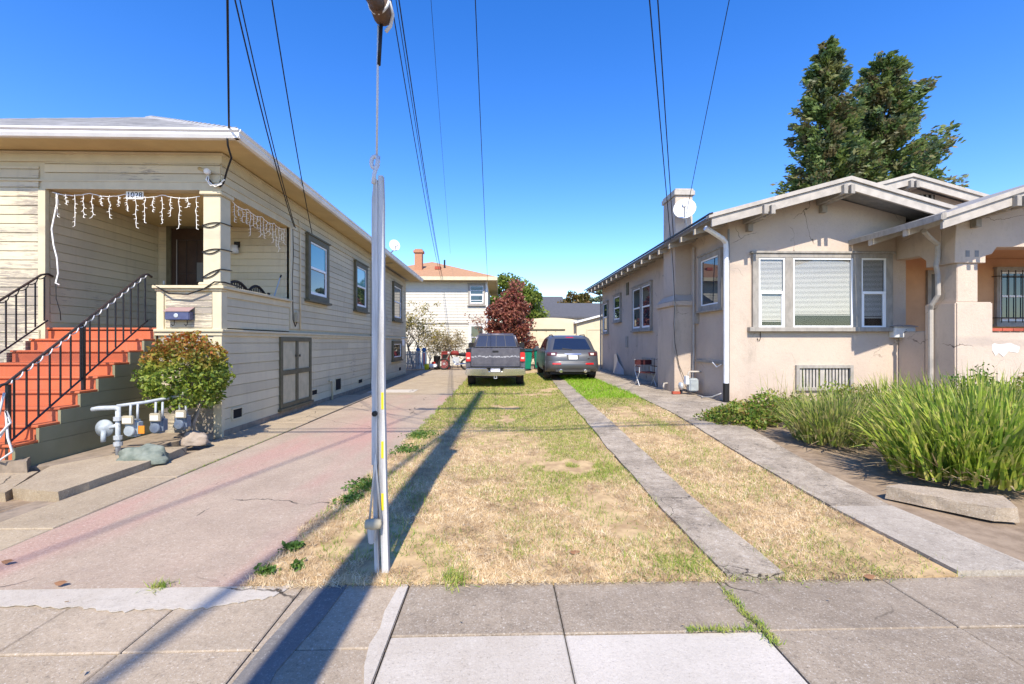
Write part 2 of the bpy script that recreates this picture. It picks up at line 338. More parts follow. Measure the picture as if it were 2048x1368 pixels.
def boards(parent, face, plane, u0, u1, z0, z1, h, mat, thick=.022, split=3.6, holes=()):
    U, N = FACE[face]; z = z0; k = 0
    while z < z1-.02:
        hh = min(h, z1-z); segs = [(u0, u1)]
        if u1-u0 > split:
            n = int((u1-u0)/split)+1; cuts = sorted(u0+(u1-u0)*(i+random.uniform(-.3,.3))/n for i in range(1, n)); pts = [u0]+cuts+[u1]
            segs = list(zip(pts[:-1], pts[1:]))
        for a, b in segs:
            parts = [(a, b)]
            for (h0, h1, v0, v1) in holes:
                if z+hh > v0+.02 and z < v1-.02:
                    parts = [q for (p0, p1) in parts for q in ((p0, min(p1, h0)), (max(p0, h1), p1)) if q[1]-q[0] > .02]
            for (p0, p1) in parts:
                j = random.uniform(-.0015, .0015); t = thick+j
                o = W3(face, plane, p0, z, 0)
                unit(_cub, mat, parent, 'board', o, tuple(c*(p1-p0-.003) for c in U), tuple(c*t for c in N), (0,0,hh-.0125))
        z += h; k += 1
def ubox(mb, face, plane, u0, u1, v0, v1, w0, w1):
    a = W3(face, plane, u0, v0, w0); b = W3(face, plane, u1, v1, w1)
    return mb.box(min(a[0],b[0]), max(a[0],b[0]), min(a[1],b[1]), max(a[1],b[1]), min(a[2],b[2]), max(a[2],b[2]))
def ring(face, plane, u0, u1, v0, v1, t, w0, w1):
    m = MB(); ubox(m, face, plane, u0, u1, v1-t, v1, w0, w1); ubox(m, face, plane, u0, u1, v0, v0+t, w0, w1)
    ubox(m, face, plane, u0, u0+t, v0+t, v1-t, w0, w1); ubox(m, face, plane, u1-t, u1, v0+t, v1-t, w0, w1); return m
def window(parent, face, plane, u0, u1, v0, v1, cw=.1, cmat='trim', double=True, glass=('glass','glass'), blind=0, sill=True, head=True, dep=.075, sash='vinyl', base=0.0, name='window'):
    """outer size incl. casing; returns casing object (a part) with sub-parts"""
    w = ring(face, plane, u0, u1, v0, v1, cw, base, base+dep).build(name, cmat, parent, bevel=.004, seg=1)
    a0, a1, b0, b1 = u0+cw, u1-cw, v0+cw, v1-cw
    f = ring(face, plane, a0, a1, b0, b1, .035, base+.022, base+.055)
    mid = (b0+b1)/2+.01
    if double:
        ubox(f, face, plane, a0+.035, a1-.035, mid-.025, mid+.025, base+.022, base+.062)
        ubox(f, face, plane, a0+.035, a0+.06, b0+.035, mid-.025, base+.022, base+.05); ubox(f, face, plane, a1-.06, a1-.035, b0+.035, mid-.025, base+.022, base+.05)
        ubox(f, face, plane, a0+.06, a1-.06, b0+.035, b0+.065, base+.022, base+.05)
    f.build('sash', sash, w)
    rows = [(mid, b1-.03, glass[0], .036), (b0+.03, mid, glass[1], .030)] if double else [(b0+.03, b1-.03, glass[0], .034)]
    for (p, q, gm, d) in rows:
        ubox(MB(), face, plane, a0+.03, a1-.03, p, q, base+d-.004, base+d).build('pane', gm, w)
    if blind:
        m = MB(); z = b1-.04; bot = b0+.05+(1-blind)*(b1-b0)
        while z > bot:
            A = [W3(face, plane, u, z+dz, base+ww) for (u, dz, ww) in ((a0+.04, .008, .010), (a1-.04, .008, .010), (a1-.04, -.008, .022), (a0+.04, -.008, .022))]
            m.add(A, [(0,1,2,3)]); z -= .024
        ubox(m, face, plane, a0+.04, a1-.04, bot-.03, bot-.01, base+.008, base+.022)
        m.build('blind', 'blind', w)
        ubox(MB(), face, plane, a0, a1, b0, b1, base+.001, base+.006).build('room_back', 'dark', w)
    if sill: ubox(MB(), face, plane, u0-.05, u1+.05, v0-.05, v0+.002, base, base+dep+.05).build('sill', cmat, w)
    if head: ubox(MB(), face, plane, u0-.03, u1+.03, v1-.002, v1+.035, base, base+dep+.03).build('head_trim', cmat, w)
    return w
def quadleaves(n, centers, size, asp=.55, var=.4, up=.0):
    """random leaf quads (diamond) about centers (n,3)"""
    a = rng.normal(size=(n,3)); a[:,2] += up; a /= np.linalg.norm(a, axis=1, keepdims=True)
    b = np.cross(a, rng.normal(size=(n,3))); b /= np.linalg.norm(b, axis=1, keepdims=True)+1e-9
    s = size*(1+var*rng.uniform(-1,1,size=(n,1)))
    return np.stack([centers-a*s, centers+b*s*asp, centers+a*s, centers-b*s*asp], axis=1)
def text_mesh(name, txt, size, mat, parent, org, ux, uz, ext=.002):
    cu = bpy.data.curves.new(name, 'FONT'); cu.body = txt; cu.size = size; cu.extrude = ext; cu.align_x = 'CENTER'; cu.align_y = 'CENTER'
    to = bpy.data.objects.new('tmp_text', cu); C.objects.link(to)
    me = bpy.data.meshes.new_from_object(to.evaluated_get(bpy.context.evaluated_depsgraph_get())); C.objects.unlink(to); bpy.data.objects.remove(to)
    ux = Vector(ux); uz = Vector(uz); n = ux.cross(uz)
    for v in me.vertices: c = v.co; v.co = Vector(org)+ux*c.x+uz*c.y+n*c.z
    me.materials.clear(); me.materials.append(M[mat]); o = bpy.data.objects.new(name, me); return put(o, parent)
# ================= GROUND =================
def struct(o): o['kind'] = 'structure'; return o
def strip_sheet(secs, nx, z0, thick, zf=gz, jit=0.0):
    """secs: list of (Y, xl, xr); top follows zf + z0, with skirts"""
    m = MB(); P = []
    for (y, a, b) in secs:
        row = []
        for i in range(nx+1):
            x = a+(b-a)*i/nx
            if jit and i in (0, nx): x += random.uniform(-jit, jit)
            row.append((x, y, float(zf(x, y))+z0))
        P.append(row)
    m.grid(P)
    edge = P[0]+[r[-1] for r in P[1:]]+P[-1][::-1][1:]+[r[0] for r in P[::-1][1:-1]]
    n = len(edge); m.add(edge+[(x, y, z-thick) for x, y, z in edge], [(i, (i+1) % n, (i+1) % n+n, i+n) for i in range(n)])
    return m
def dense(secs, step=.35):
    out = []
    for (y0, a0, b0), (y1, a1, b1) in zip(secs[:-1], secs[1:]):
        k = max(1, int((y1-y0)/step))
        for i in range(k): t = i/k; out.append((y0+(y1-y0)*t, a0+(a1-a0)*t, b0+(b1-b0)*t))
    return out+[secs[-1]]
struct(MB().add([(-900,-900,-.09),(900,-900,-.09),(900,1500,-.09),(-900,1500,-.09)], [(0,1,2,3)]).build('ground', 'soil'))
yard = strip_sheet(dense([(2.84,-14,26),(62,-14,26)], 1.0), 60, -.03, .03, zf=lambda x, y: gz(x, y))
struct(yard.build('yard_soil', 'soil'))
# sidewalk: individual slabs over a dark bed
sw = struct(MB().box(-16, 16, -.7, 2.835, -.085, -.03).build('sidewalk', 'slabpatch'))
jx = [-15,-13.6,-12.4,-11.2,-10,-8.8,-7.6,-6.4,-5.5,-4.9,-4.28,-3.68,-3.06,-2.46,-1.86,-1.22,-.565,.335,1.38,2.45,3.5,4.6,5.7,6.8,8,9.2,10.4,11.6,12.8,14,15.2]
for a, b in zip(jx[:-1], jx[1:]):
    ys = [-.7, .25, 1.28, 2.25, 2.84] if b <= -.5 else [-.7, .3, 1.32, 2.335, 2.84]
    for c, d in zip(ys[:-1], ys[1:]):
        g = .004; k = random.uniform(-.003, .003)
        mat = 'slab'
        if abs(a-.335) < .01 and c > 1.2 and d < 2.5: mat = 'slabwhite'
        elif abs(a+.565) < .01 and c > 1.2 and d < 2.5: mat = 'cement'
        elif a > -.6 and c > 2.2 and b < 1.5: mat = 'slabdark'
        elif a > 1.3: mat = 'slabdark'
        if abs(a+1.22) < .01: mat = 'slab'
        xa0 = a+g; xb0 = b-g
        m = MB(); N = 4; top = []
        m.box(xa0, xb0, c+g, d-g, -.028, k)
        m.build('slab', mat, sw, bevel=.006, seg=1)
# dark asphalt repair running across the walk, pale cement feather along the drive
def blob(poly, z, name, mat, parent, h=.004):
    return MB().prism([(x, y) for x, y in poly], 'z', z-h, z).build(name, mat, parent)
blob([(-1.2,-.6),(-1.03,-.6),(-1.0,.6),(-1.02,1.3),(-.98,1.7),(-1.03,2.1),(-.97,2.5),(-.95,2.83),(-1.13,2.83),(-1.18,2.3),(-1.2,1.6)], .0062, 'patch', 'slabpatch', sw)
fe = [(-9,2.835),(-1.28,2.835),(-1.35,2.72),(-1.5,2.66),(-1.75,2.60),(-2.1,2.59),(-2.5,2.64),(-3.0,2.66),(-3.6,2.68),(-4.4,2.70),(-6,2.68),(-9,2.7)]
fe2 = []
for (p, q) in zip(fe[1:], fe[2:]+fe[:1]):
    for i in range(14): t = i/14; fe2.append((p[0]+(q[0]-p[0])*t, min(2.836, p[1]+(q[1]-p[1])*t+.018*math.sin(37*(p[0]+(q[0]-p[0])*t))*math.sin(11*p[0]+i*.9)+random.uniform(-.006,.006))))
blob(fe2, .0075, 'cement_feather', 'cement', sw)
blob([(-.625,2.83),(-.57,2.83),(-.572,2.5),(-.571,2.27),(-.572,2.0),(-.572,1.5),(-.60,1.5),(-.615,1.8),(-.60,2.0),(-.635,2.12),(-.655,2.27),(-.635,2.4),(-.65,2.55)], .0065, 'cement_smear', 'cement', sw)
cu = MB(); cu.box(-40, 40, -1.9, -1.75, -.15, -.02); struct(cu.build('kerb', 'slab', bevel=.01))
struct(MB().box(-40, 40, -11, -1.9, -.16, -.14).build('road', 'asphalt'))
struct(MB().box(-40, 40, -1.75, -.7, -.1, -.035).build('verge', 'soil'))
# pink driveway on the left lot
drv = struct(strip_sheet(dense([(2.84,-3.62,-1.58),(3.6,-3.62,-1.55),(5.2,-3.6,-1.47),(8.3,-3.58,-1.38),(12.9,-3.56,-1.33),(13.0,-3.56,-1.33)], .8), 8, 0.004, .06, zf=lambda x, y: 0, jit=.008).build('pink_driveway', 'pink'))
struct(strip_sheet(dense([(13.01,-4.0,-1.33),(16.1,-4.1,-1.32),(24.5,-4.3,-1.3)], 1.2), 6, 0.004, .06, zf=lambda x, y: 0).build('rear_driveway', 'path'))
blob([(-4.0,13.6),(-2.6,13.6),(-2.6,14.4),(-4.0,14.4)], .009, 'repair_slab', 'slabwhite', None, .004)['kind'] = 'structure'
# concrete strip beside the drive and along the house
hp = struct(MB().box(-4.5, -3.66, 2.9, 13, -.08, -.02).build('house_path', 'blockdark'))
cuts = [2.845, 3.75, 5.15, 6.75, 8.6, 10.5, 12.99]
for a, b in zip(cuts[:-1], cuts[1:]):
    x0 = -4.2 if b < 6.8 else -4.44
    MB().box(x0, -3.632, a+.005, b-.005, -.019, .006+random.uniform(-.004,.004)).build('slab', 'path', hp, bevel=.008, seg=1)
# entry walk to the steps: heaved slabs
ew = struct(MB().box(-9.5, -4.22, 2.85, 5.2, -.09, -.045).build('entry_walk', 'soil'))
def rough_slab(poly, z0, z1, name, mat, parent, tilt=0):
    P = []
    n = len(poly)
    for i in range(n):
        (x0, y0), (x1, y1) = poly[i], poly[(i+1) % n]
        for k in range(7):
            t = k/7; P.append((x0+(x1-x0)*t+random.uniform(-.007,.007), y0+(y1-y0)*t+random.uniform(-.007,.007)))
    m = MB(); N = len(P)
    m.add([(x+random.uniform(-.006,.012), y+random.uniform(0,.015), z0) for x, y in P]+[(x, y, z1+tilt*(y-4.5)) for x, y in P], [tuple(range(N, 2*N)), tuple(range(N))[::-1]]+[(i, (i+1) % N, (i+1) % N+N, i+N) for i in range(N)])
    return m.build(name, mat, parent)
rough_slab([(-4.23,4.42),(-4.22,5.5),(-4.3,6.3),(-4.75,6.25),(-5.2,5.35),(-4.78,4.55)], -.05, .085, 'slab', 'path', ew)
rough_slab([(-4.80,4.50),(-5.22,5.22),(-8.6,5.1),(-8.6,4.3)], -.05, .06, 'slab', 'path', ew)
rough_slab([(-8.6,5.12),(-8.6,5.5),(-5.55,5.5),(-5.28,5.16)], -.05, .19, 'footing', 'blockdark', ew)
rough_slab([(-5.42,5.3),(-5.2,5.4),(-4.72,6.35),(-4.5,7.2),(-5.42,7.2)], -.05, .07, 'planting_soil', 'blockdark', ew, .01)
# tyre strips on the right lot
S1 = [(2.85,1.46,1.84),(4.0,1.45,1.83),(6.2,1.50,1.92),(9,1.6,2.02),(12.5,1.74,2.18),(16.5,1.92,2.36),(22,2.0,2.45)]
S2 = [(2.85,2.98,3.52),(4.0,3.0,3.55),(5.0,3.06,3.68),(6.2,3.14,3.88),(8.0,3.3,4.2),(8.9,3.38,4.9),(10.1,3.44,5.24),(12,3.5,5.24),(16.5,3.55,5.24),(24,3.6,5.24)]
struct(strip_sheet(dense(S1), 4, .03, .09, jit=.012).build('tyre_strip', 'strip'))
st2 = struct(strip_sheet(dense([s for s in S2 if s[0] >= 4.0]), 6, .03, .09, jit=.01).build('house_walk', 'strip'))
struct(strip_sheet(dense([(2.85,2.98,3.55),(3.99,2.99,3.56)], .2), 4, .032, .09, jit=.008).build('walk_apron', concrete('scored_concrete', (.46,.40,.32), (.36,.31,.245), .7, stain=(.18,.15,.12), stain_amt=.7, mid=.35)))
# lawn soil + shared edge helpers
def xl_lawn(y): return np.interp(y, [2.84,3.6,5.2,8.3,13,24], [-1.58,-1.55,-1.47,-1.38,-1.33,-1.3])
def s1l(y): return np.interp(y, [s[0] for s in S1], [s[1] for s in S1])
def s1r(y): return np.interp(y, [s[0] for s in S1], [s[2] for s in S1])
def s2l(y): return np.interp(y, [s[0] for s in S2], [s[1] for s in S2])
ys = [2.845]+[3+i*.5 for i in range(43)]
struct(strip_sheet([(y, float(xl_lawn(y))+.005, float(s1l(y))-.005) for y in ys], 8, .008, .03).build('lawn_soil', 'lawnbase'))
struct(strip_sheet([(y, float(s1r(y))+.005, float(s2l(y))-.005) for y in ys], 5, .008, .03).build('verge_soil', 'lawnbase'))

# ================= CREAM HOUSE (left) =================
LX = -4.45; FY = 7.3; PB = 9.62; MY = 15.7
H = thing('clapboard_house', (-7.6, 11, 0), 'cream clapboard house with red front steps, recessed porch and white gutters', 'house')
m = MB(); m.box(-12.2, -7.17, FY, PB, -.1, 4.53); m.box(-7.17, LX, FY+.22, PB, -.1, 1.70); m.box(-5.43, LX, FY, FY+.22, -.1, 1.70)
m.box(-12.2, LX, PB, MY, -.1, 4.53); m.box(-12.2, LX-.16, MY, 22.0, -.1, 4.53)
m.box(-7.17, LX, FY, PB, 3.95, 4.53)
wall = m.build('wall', 'creamtrim', H)
fnd = MB().box(LX-.03, LX+.03, FY+.03, MY-.02, -.1, .10); fnd.build('foundation', 'blockdark', H)
NB = .143
boards(wall, 'y-', FY, -9.6, -7.26, .1, 4.30, NB, 'creamworn')
boards(wall, 'x+', -7.17, FY+.06, PB, 1.84, 3.94, NB, 'cream', .018)
boards(wall, 'y-', PB, -7.12, -6.95, 1.84, 3.94, NB, 'cream', .018)
boards(wall, 'y-', PB, -6.02, LX-.04, 1.84, 3.94, NB, 'cream', .018)
boards(wall, 'y-', PB, -6.95, -6.02, 4.1, 3.94, NB, 'cream', .018)
boards(wall, 'y-', FY, -7.17, LX, 4.06, 4.38, .137, 'cream')
boards(wall, 'x+', LX, FY, MY, 4.06, 4.38, .137, 'cream')
boards(wall, 'x+', LX, PB+.1, MY, 1.80, 4.06, NB, 'cream')
boards(wall, 'x+', LX-.16, MY+.05, 21.9, 1.80, 4.40, NB, 'cream')
boards(wall, 'x+', LX, FY+.06, MY, .1, 1.68, .176, 'cream', .02)
boards(wall, 'x+', LX-.16, MY+.05, 21.9, .05, 1.68, .176, 'cream', .02)
boards(wall, 'y-', FY, -5.40, LX-.09, .06, 1.68, .176, 'creamworn', .02)
# trim: frieze, corner boards, water table, opening casings
t = MB(); t.box(-9.6, LX+.028, FY-.028, FY, 4.36, 4.528); t.box(LX, LX+.028, FY, MY, 4.36, 4.528); t.box(-9.6, LX+.06, FY-.06, FY, 4.485, 4.51)
t.box(LX, LX+.06, FY, MY, 4.485, 4.51); t.box(-7.2, LX+.03, FY-.032, FY, 3.93, 4.055); t.box(LX, LX+.032, FY, PB+.1, 3.93, 4.055)
t.box(LX, LX+.05, FY-.04, MY, 4.05, 4.075); t.box(-9.6, LX+.03, FY-.04, FY, 4.05, 4.075)
t.build('frieze', 'creamtrim', H)
t = MB(); t.box(-7.26, -7.15, FY-.03, FY+.03, .1, 3.93); t.build('corner_board', 'creamtrim', H)
t = MB(); t.box(LX-.10, LX+.028, FY-.028, FY+.06, .0, 1.68); t.build('corner_board', 'creamtrim', H)
t = MB(); t.box(LX-.05, LX+.03, PB, PB+.12, 1.8, 3.94); t.build('corner_board', 'creamtrim', H)
t = MB(); t.box(LX-.2, LX+.03, MY-.05, MY+.06, 0, 4.36); t.build('corner_board', 'creamtrim', H)
t = MB(); t.box(LX-.2, LX-.125, 21.9, 22.02, 0, 4.4); t.build('corner_board', 'creamtrim', H)
t = MB(); t.box(-5.46, LX+.07, FY-.07, FY, 1.68, 1.725); t.box(LX, LX+.07, FY, MY, 1.68, 1.725); t.box(-5.46, LX+.045, FY-.045, FY, 1.62, 1.68); t.box(LX, LX+.045, FY, MY, 1.62, 1.68)
t.box(LX-.16, LX-.1, MY+.06, 21.95, 1.66, 1.72); t.build('water_table', 'creamtrim', H, bevel=.006, seg=1)
# porch: floor, ceiling, parapet, column
t = MB().box(-7.17, LX, FY+.02, PB, 1.70, 1.745); t.build('porch_floor', 'trim', H)
t = MB().box(-7.15, LX-.03, FY+.2, PB, 3.935, 3.949); t.build('porch_ceiling', 'soffit', H)
pr = MB(); pr.box(-5.42, LX, FY, FY+.14, 1.725, 2.36); pr.box(LX-.14, LX, FY+.14, PB, 1.725, 2.36)
par = pr.build('parapet', 'creamtrim', H)
boards(par, 'y-', FY, -5.31, LX-.13, 1.75, 2.30, .11, 'creamworn', .014)
boards(par, 'x+', LX, FY+.14, PB-.02, 1.75, 2.24, .12, 'cream', .014)
t = MB(); t.box(-5.44, -5.33, FY-.022, FY, 1.725, 2.36); t.box(LX-.12, LX+.022, FY-.022, FY, 1.725, 2.36); t.box(LX, LX+.022, FY, FY+.13, 1.725, 2.36); t.box(LX, LX+.024, FY+.13, PB, 2.25, 2.36)
t.build('pilaster', 'creamtrim', par)
t = MB(); t.box(-5.48, LX+.08, FY-.075, FY+.2, 2.365, 2.415); t.box(LX-.2, LX+.08, FY+.2, PB, 2.365, 2.415); t.box(-5.46, LX+.05, FY-.045, FY+.1, 2.33, 2.365)
t.build('cap', 'creamtrim', par, bevel=.008, seg=1)
col = MB().box(-4.73, LX-.01, FY+.0, FY+.28, 2.47, 3.86).build('porch_column', 'creamtrim', H, bevel=.008, seg=1)
MB().box(-4.78, LX+.04, FY-.05, FY+.33, 2.416, 2.47).build('plinth', 'creamtrim', col, bevel=.012, seg=2); MB().box(-4.77, LX+.03, FY-.04, FY+.32, 3.86, 3.93).build('capital', 'creamtrim', col, bevel=.012, seg=2)
# eaves, fascia, gutters, roof
EX = -3.93; EY = 6.8; ez = 4.53
t = MB(); t.box(-13, EX, EY, FY, 4.532, 4.56); t.box(LX, EX, FY, 22.5, 4.532, 4.56); t.build('soffit', 'soffit', H)
t = MB(); t.box(-13, EX, EY-.02, EY+.001, 4.51, 4.63); t.box(EX-.001, EX+.02, EY-.02, 22.5, 4.51, 4.63); t.build('fascia', 'creamtrim', H)
def gut(prof, axis, a, b): return MB().prism(prof, axis, a, b)
gp = [(0,0),(-.06,0),(-.085,.045),(-.085,.075),(-.11,.10),(-.11,.125),(-.095,.125),(-.095,.105),(-.07,.08),(-.07,.05),(-.052,.014),(0,.014)]
gut([(EY-.021+a, 4.515+b) for a, b in gp], 'x', -13, EX+.11).build('gutter', 'gutter', H)
gut([(EX+.021-a, 4.515+b) for a, b in gp], 'y', EY-.1, 22.5).build('gutter', 'gutter', H)
ax, ay, az = -8.45, 11.1, 6.95; r0 = 4.64
e = [(-13,EY-.06,r0),(EX+.05,EY-.06,r0),(EX+.05,22.6,r0),(-13,22.6,r0),(ax,ay,az),(ax,18.3,az)]
m = MB(); m.add(e, [(0,1,4),(1,2,5,4),(2,3,5),(3,0,4,5)]); m.add([(x, y, z-.06) for x, y, z in e[:4]], [(0,1,2,3)])
m.add(e[:4]+[(x, y, z-.06) for x, y, z in e[:4]], [(0,1,5,4),(1,2,6,5),(2,3,7,6),(3,0,4,7)])
roof = m.build('roof', 'shingle', H)
# shingle tabs on the front slope and hip
V = []
A = Vector(e[0]); B = Vector(e[1]); T = Vector(e[4])
nrow = 26; nm = (B-A).cross(T-A).normalized()
for i in range(nrow):
    f0, f1 = i/nrow, (i+1.25)/nrow; f1 = min(f1, 1)
    L0 = A.lerp(T, f0); R0 = B.lerp(T, f0); w = (R0-L0).length; n = int(w/.31); off = (i % 2)*.155
    up = (A.lerp(T, f1)-L0); up = up-(R0-L0).normalized()*up.dot((R0-L0).normalized())
    for k in range(n+1):
        d = (R0-L0).normalized(); x0 = off+k*.31; x1 = x0+.30
        if x1 > w-.12: continue
        j = random.uniform(.002,.005)
        p = L0+d*x0; q = L0+d*x1
        V.append([p+nm*j, q+nm*j, q+up+nm*.001, p+up+nm*.001])
npmesh('shingles', np.array([[tuple(c) for c in q] for q in V]), 4, 'shingle', roof, kind='stuff')
rc = MB(); d = (T-B)
for i in range(24):
    p = B+d*(i/24); q = B+d*((i+1.15)/24); 
    rc.add([p+Vector((-.14,.02,.0)), p+Vector((0,0,.05)), p+Vector((.02,.14,.0)), q+Vector((-.14,.02,.02)), q+Vector((0,0,.035)), q+Vector((.02,.14,.02))], [(0,1,4,3),(1,2,5,4),(0,1,2)])
rc.build('hip_cap', 'shingle', roof)
# steps
n = 9; z0 = .19; rise = (1.745-z0)/n; run = .262; y0 = FY+.02-run*(n-1)
stc = MB().box(-7.15, -5.52, FY-.5, FY, 0, .6).build('staircase', 'step', H)
for i in range(n):
    yy = y0+run*i; zt = z0+rise*(i+1)
    m = MB(); m.box(-7.16, -5.50, yy, yy+run+.03 if i < n-1 else FY+.1, zt-rise-.02, zt-.03); m.box(-7.165, -5.455, yy-.025, yy+run+.02 if i < n-1 else FY+.1, zt-.03, zt+random.uniform(-.002,.002))
    m.build('step', 'step', stc, bevel=.005, seg=1)
for side, X in ((1, -5.445), (-1, -7.215)):
    sg = MB().box(X-.03, X-.01, FY-1.2, FY-.02, 0, .5).build('stringer', 'olive' if side > 0 else 'creamtrim', H)
    for i in range(n):
        ya = y0+run*i-.02; za = z0+rise*i-.03; 
        zb = za+rise-.004
        if i == 0: za = .05
        unit(_box, 'olive' if side > 0 else 'creamworn', sg, 'board', (X-.035, ya, za), (.035,0,0), (0,FY-.03-ya,0), (0,0,zb-za))
    if side > 0:
        for k in range(1): unit(_box, 'olive', sg, 'board', (X-.034, y0+.35, -.02), (.032,0,0), (0,1.55,0), (0,0,.068))
# handrails
def handrail(X, y_a, za, y_b, zb):
    hr = MB().tube([(X, y_a-.12, za-.10), (X, y_a-.10, za-.02), (X, y_a-.05, za+.02), (X, y_a, za+.03), (X, y_b-.1, zb), (X, y_b, zb+.03), (X, y_b+.08, zb+.0)], .017, 8).build('handrail', 'iron', H, smooth=True)
    drop = .70
    MB().tube([(X, y_a+.03, za-drop+.06), (X, y_b, zb-drop)], .012, 6).build('bottom_rail', 'iron', hr)
    k = 15
    for i in range(k):
        t = (i+.6)/k; y = y_a+(y_b-y_a)*t; z = za+(zb-za)*t
        MB().box(X-.0075, X+.0075, y-.0075, y+.0075, z-drop+.03, z+.01).build('baluster', 'iron', hr)
    for y, z, b in ((y_a+.02, za, .19), (y_a+(y_b-y_a)*.46, za+(zb-za)*.46, None)):
        if b is None: b = z0+rise*(int((y-y0)/run)+1)
        MB().box(X-.018, X+.018, y-.018, y+.018, b, z+.02).build('post', 'iron', hr)
    return hr
handrail(-5.56, 5.22, 1.02, 7.26, 2.56); handrail(-7.10, 5.22, 1.02, 7.26, 2.56)
# windows, hatches, vents
window(H, 'x+', LX, 10.37, 11.62, 2.50, 3.98, .13, 'trim', glass=('skyreflectglass','glass'), base=.02)
window(H, 'x+', LX, 13.75, 14.98, 2.50, 3.98, .13, 'trim', glass=('skyreflectglass','glass'), base=.02)
window(H, 'x+', LX-.16, 19.3, 20.9, 2.45, 4.08, .14, 'trim', glass=('glass','glass'), base=.02)
window(H, 'x+', LX-.16, 19.2, 20.9, .72, 1.58, .14, 'trim', double=False, head=False, base=.02)
ht = ring('x+', LX, 9.15, 10.62, .17, 1.62, .09, .015, .06)
ubox(ht, 'x+', LX, 9.84, 9.95, .26, 1.53, .015, .055); ubox(ht, 'x+', LX, 9.24, 10.53, .84, .94, .015, .057); ubox(ht, 'x+', LX, 9.1, 10.67, .12, .17, .015, .09)
ht = ht.build('hatch', 'trim', H)
for u0, u1 in ((9.24, 9.84), (9.95, 10.53)):
    for v0, v1 in ((.26, .84), (.94, 1.53)): ubox(MB(), 'x+', LX, u0, u1, v0, v1, .02, .035).build('door_panel', 'hatch', ht)
for y in (9.8, 9.99): ubox(MB(), 'x+', LX, y-.012, y+.012, 1.2, 1.25, .055, .075).build('latch', 'black', ht)
for (u0, u1, v0, v1) in ((7.55, 7.86, .22, .42), (10.68, 11.03, .24, .40), (12.2, 12.66, .19, .54), (14.15, 14.6, .20, .36)):
    v = ring('x+', LX, u0, u1, v0, v1, .025, .015, .035).build('vent', 'creamtrim', H)
    ubox(MB(), 'x+', LX, u0+.02, u1-.02, v0+.02, v1-.02, .021, .025).build('screen', 'dark', v)
v = ubox(MB(), 'x+', LX-.16, 20.6, 20.95, .22, .36, .015, .03).build('vent', 'dark', H)
# front door with security screen
d = ring('y-', PB, -6.95, -6.02, 1.745, 3.98, .09, 0, .06).build('front_door', 'trim', H)
ubox(MB(), 'y-', PB, -6.86, -6.11, 1.745, 3.89, .0, .03).build('door_leaf', 'door', d)
m = ring('y-', PB, -6.74, -6.13, 1.80, 3.66, .014, .03, .045)
for u in (-6.55, -6.34): ubox(m, 'y-', PB, u-.005, u+.005, 1.8, 3.65, .03, .042)
for v in (2.35, 2.95): ubox(m, 'y-', PB, -6.74, -6.13, v-.005, v+.005, .03, .042)
m.build('grille', 'iron', d)
ubox(MB(), 'y-', PB, -6.75, -6.735, 1.78, 3.66, .045, .052).build('edge_strip', 'doorbar', d)
for v in (2.58, 2.50): MB().cyl((-6.80, PB-.03, v), (-6.80, PB-.085, v), .028).build('lock', 'brass', d, smooth=False)
ubox(MB(), 'y-', PB, -6.33, -6.15, 2.78, 3.18, .044, .047).build('notice', simple('grey_paper', (.16,.16,.15), rough=.8), d)
ubox(MB(), 'y-', PB, -7.04, -7.01, 2.72, 2.80, .018, .028).build('doorbell', 'vinyl', H)
# downspouts, conduits
def pipe(parent, name, pts, r, mat, n=8): return MB().tube(pts, r, n).build(name, mat, parent, smooth=True)
def spout(parent, pts, w, d, mat, name='downspout'):
    m = MB()
    for a, b in zip(pts[:-1], pts[1:]):
        m.tube([a, b], .5*w*1.2, 8)
    return m.build(name, mat, parent)
spout(H, [(EX-.0, MY-.1, 4.49), (LX+.12, MY-.1, 4.25), (LX+.075, MY-.1, 4.2), (LX+.075, MY-.1, .18), (LX+.16, MY-.14, .06)], .075, .06, 'spout')
pipe(H, 'conduit', [(LX+.05, 9.95, 4.2), (LX+.05, 10.02, 4.05), (LX+.045, 10.05, 3.9), (LX+.045, 10.05, 1.78)], .014, 'creamtrim')
pipe(H, 'conduit', [(EX-.1, 17.1, 4.5), (LX-.08, 17.1, 4.46), (LX-.09, 17.1, 4.35), (LX-.09, 17.1, .1)], .02, 'strap')
ubox(MB(), 'x+', LX, 9.82, 9.95, 1.95, 2.16, .02, .08).build('junction_box', 'strap', H, bevel=.006)
pipe(H, 'cable_drop', [(LX+.03, 9.72, 3.93), (LX+.035, 9.74, 3.4), (LX+.03, 9.70, 2.8), (LX+.04, 9.72, 2.0), (LX+.05, 9.80, 1.85), (LX+.05, 9.88, 1.96)], .009, 'wire', 6)
pipe(H, 'drain_pipe', [(LX+.03, 11.75, .52), (LX+.08, 11.8, .52), (LX+.08, 11.85, .48), (LX+.08, 11.85, .02)], .022, 'creamtrim')

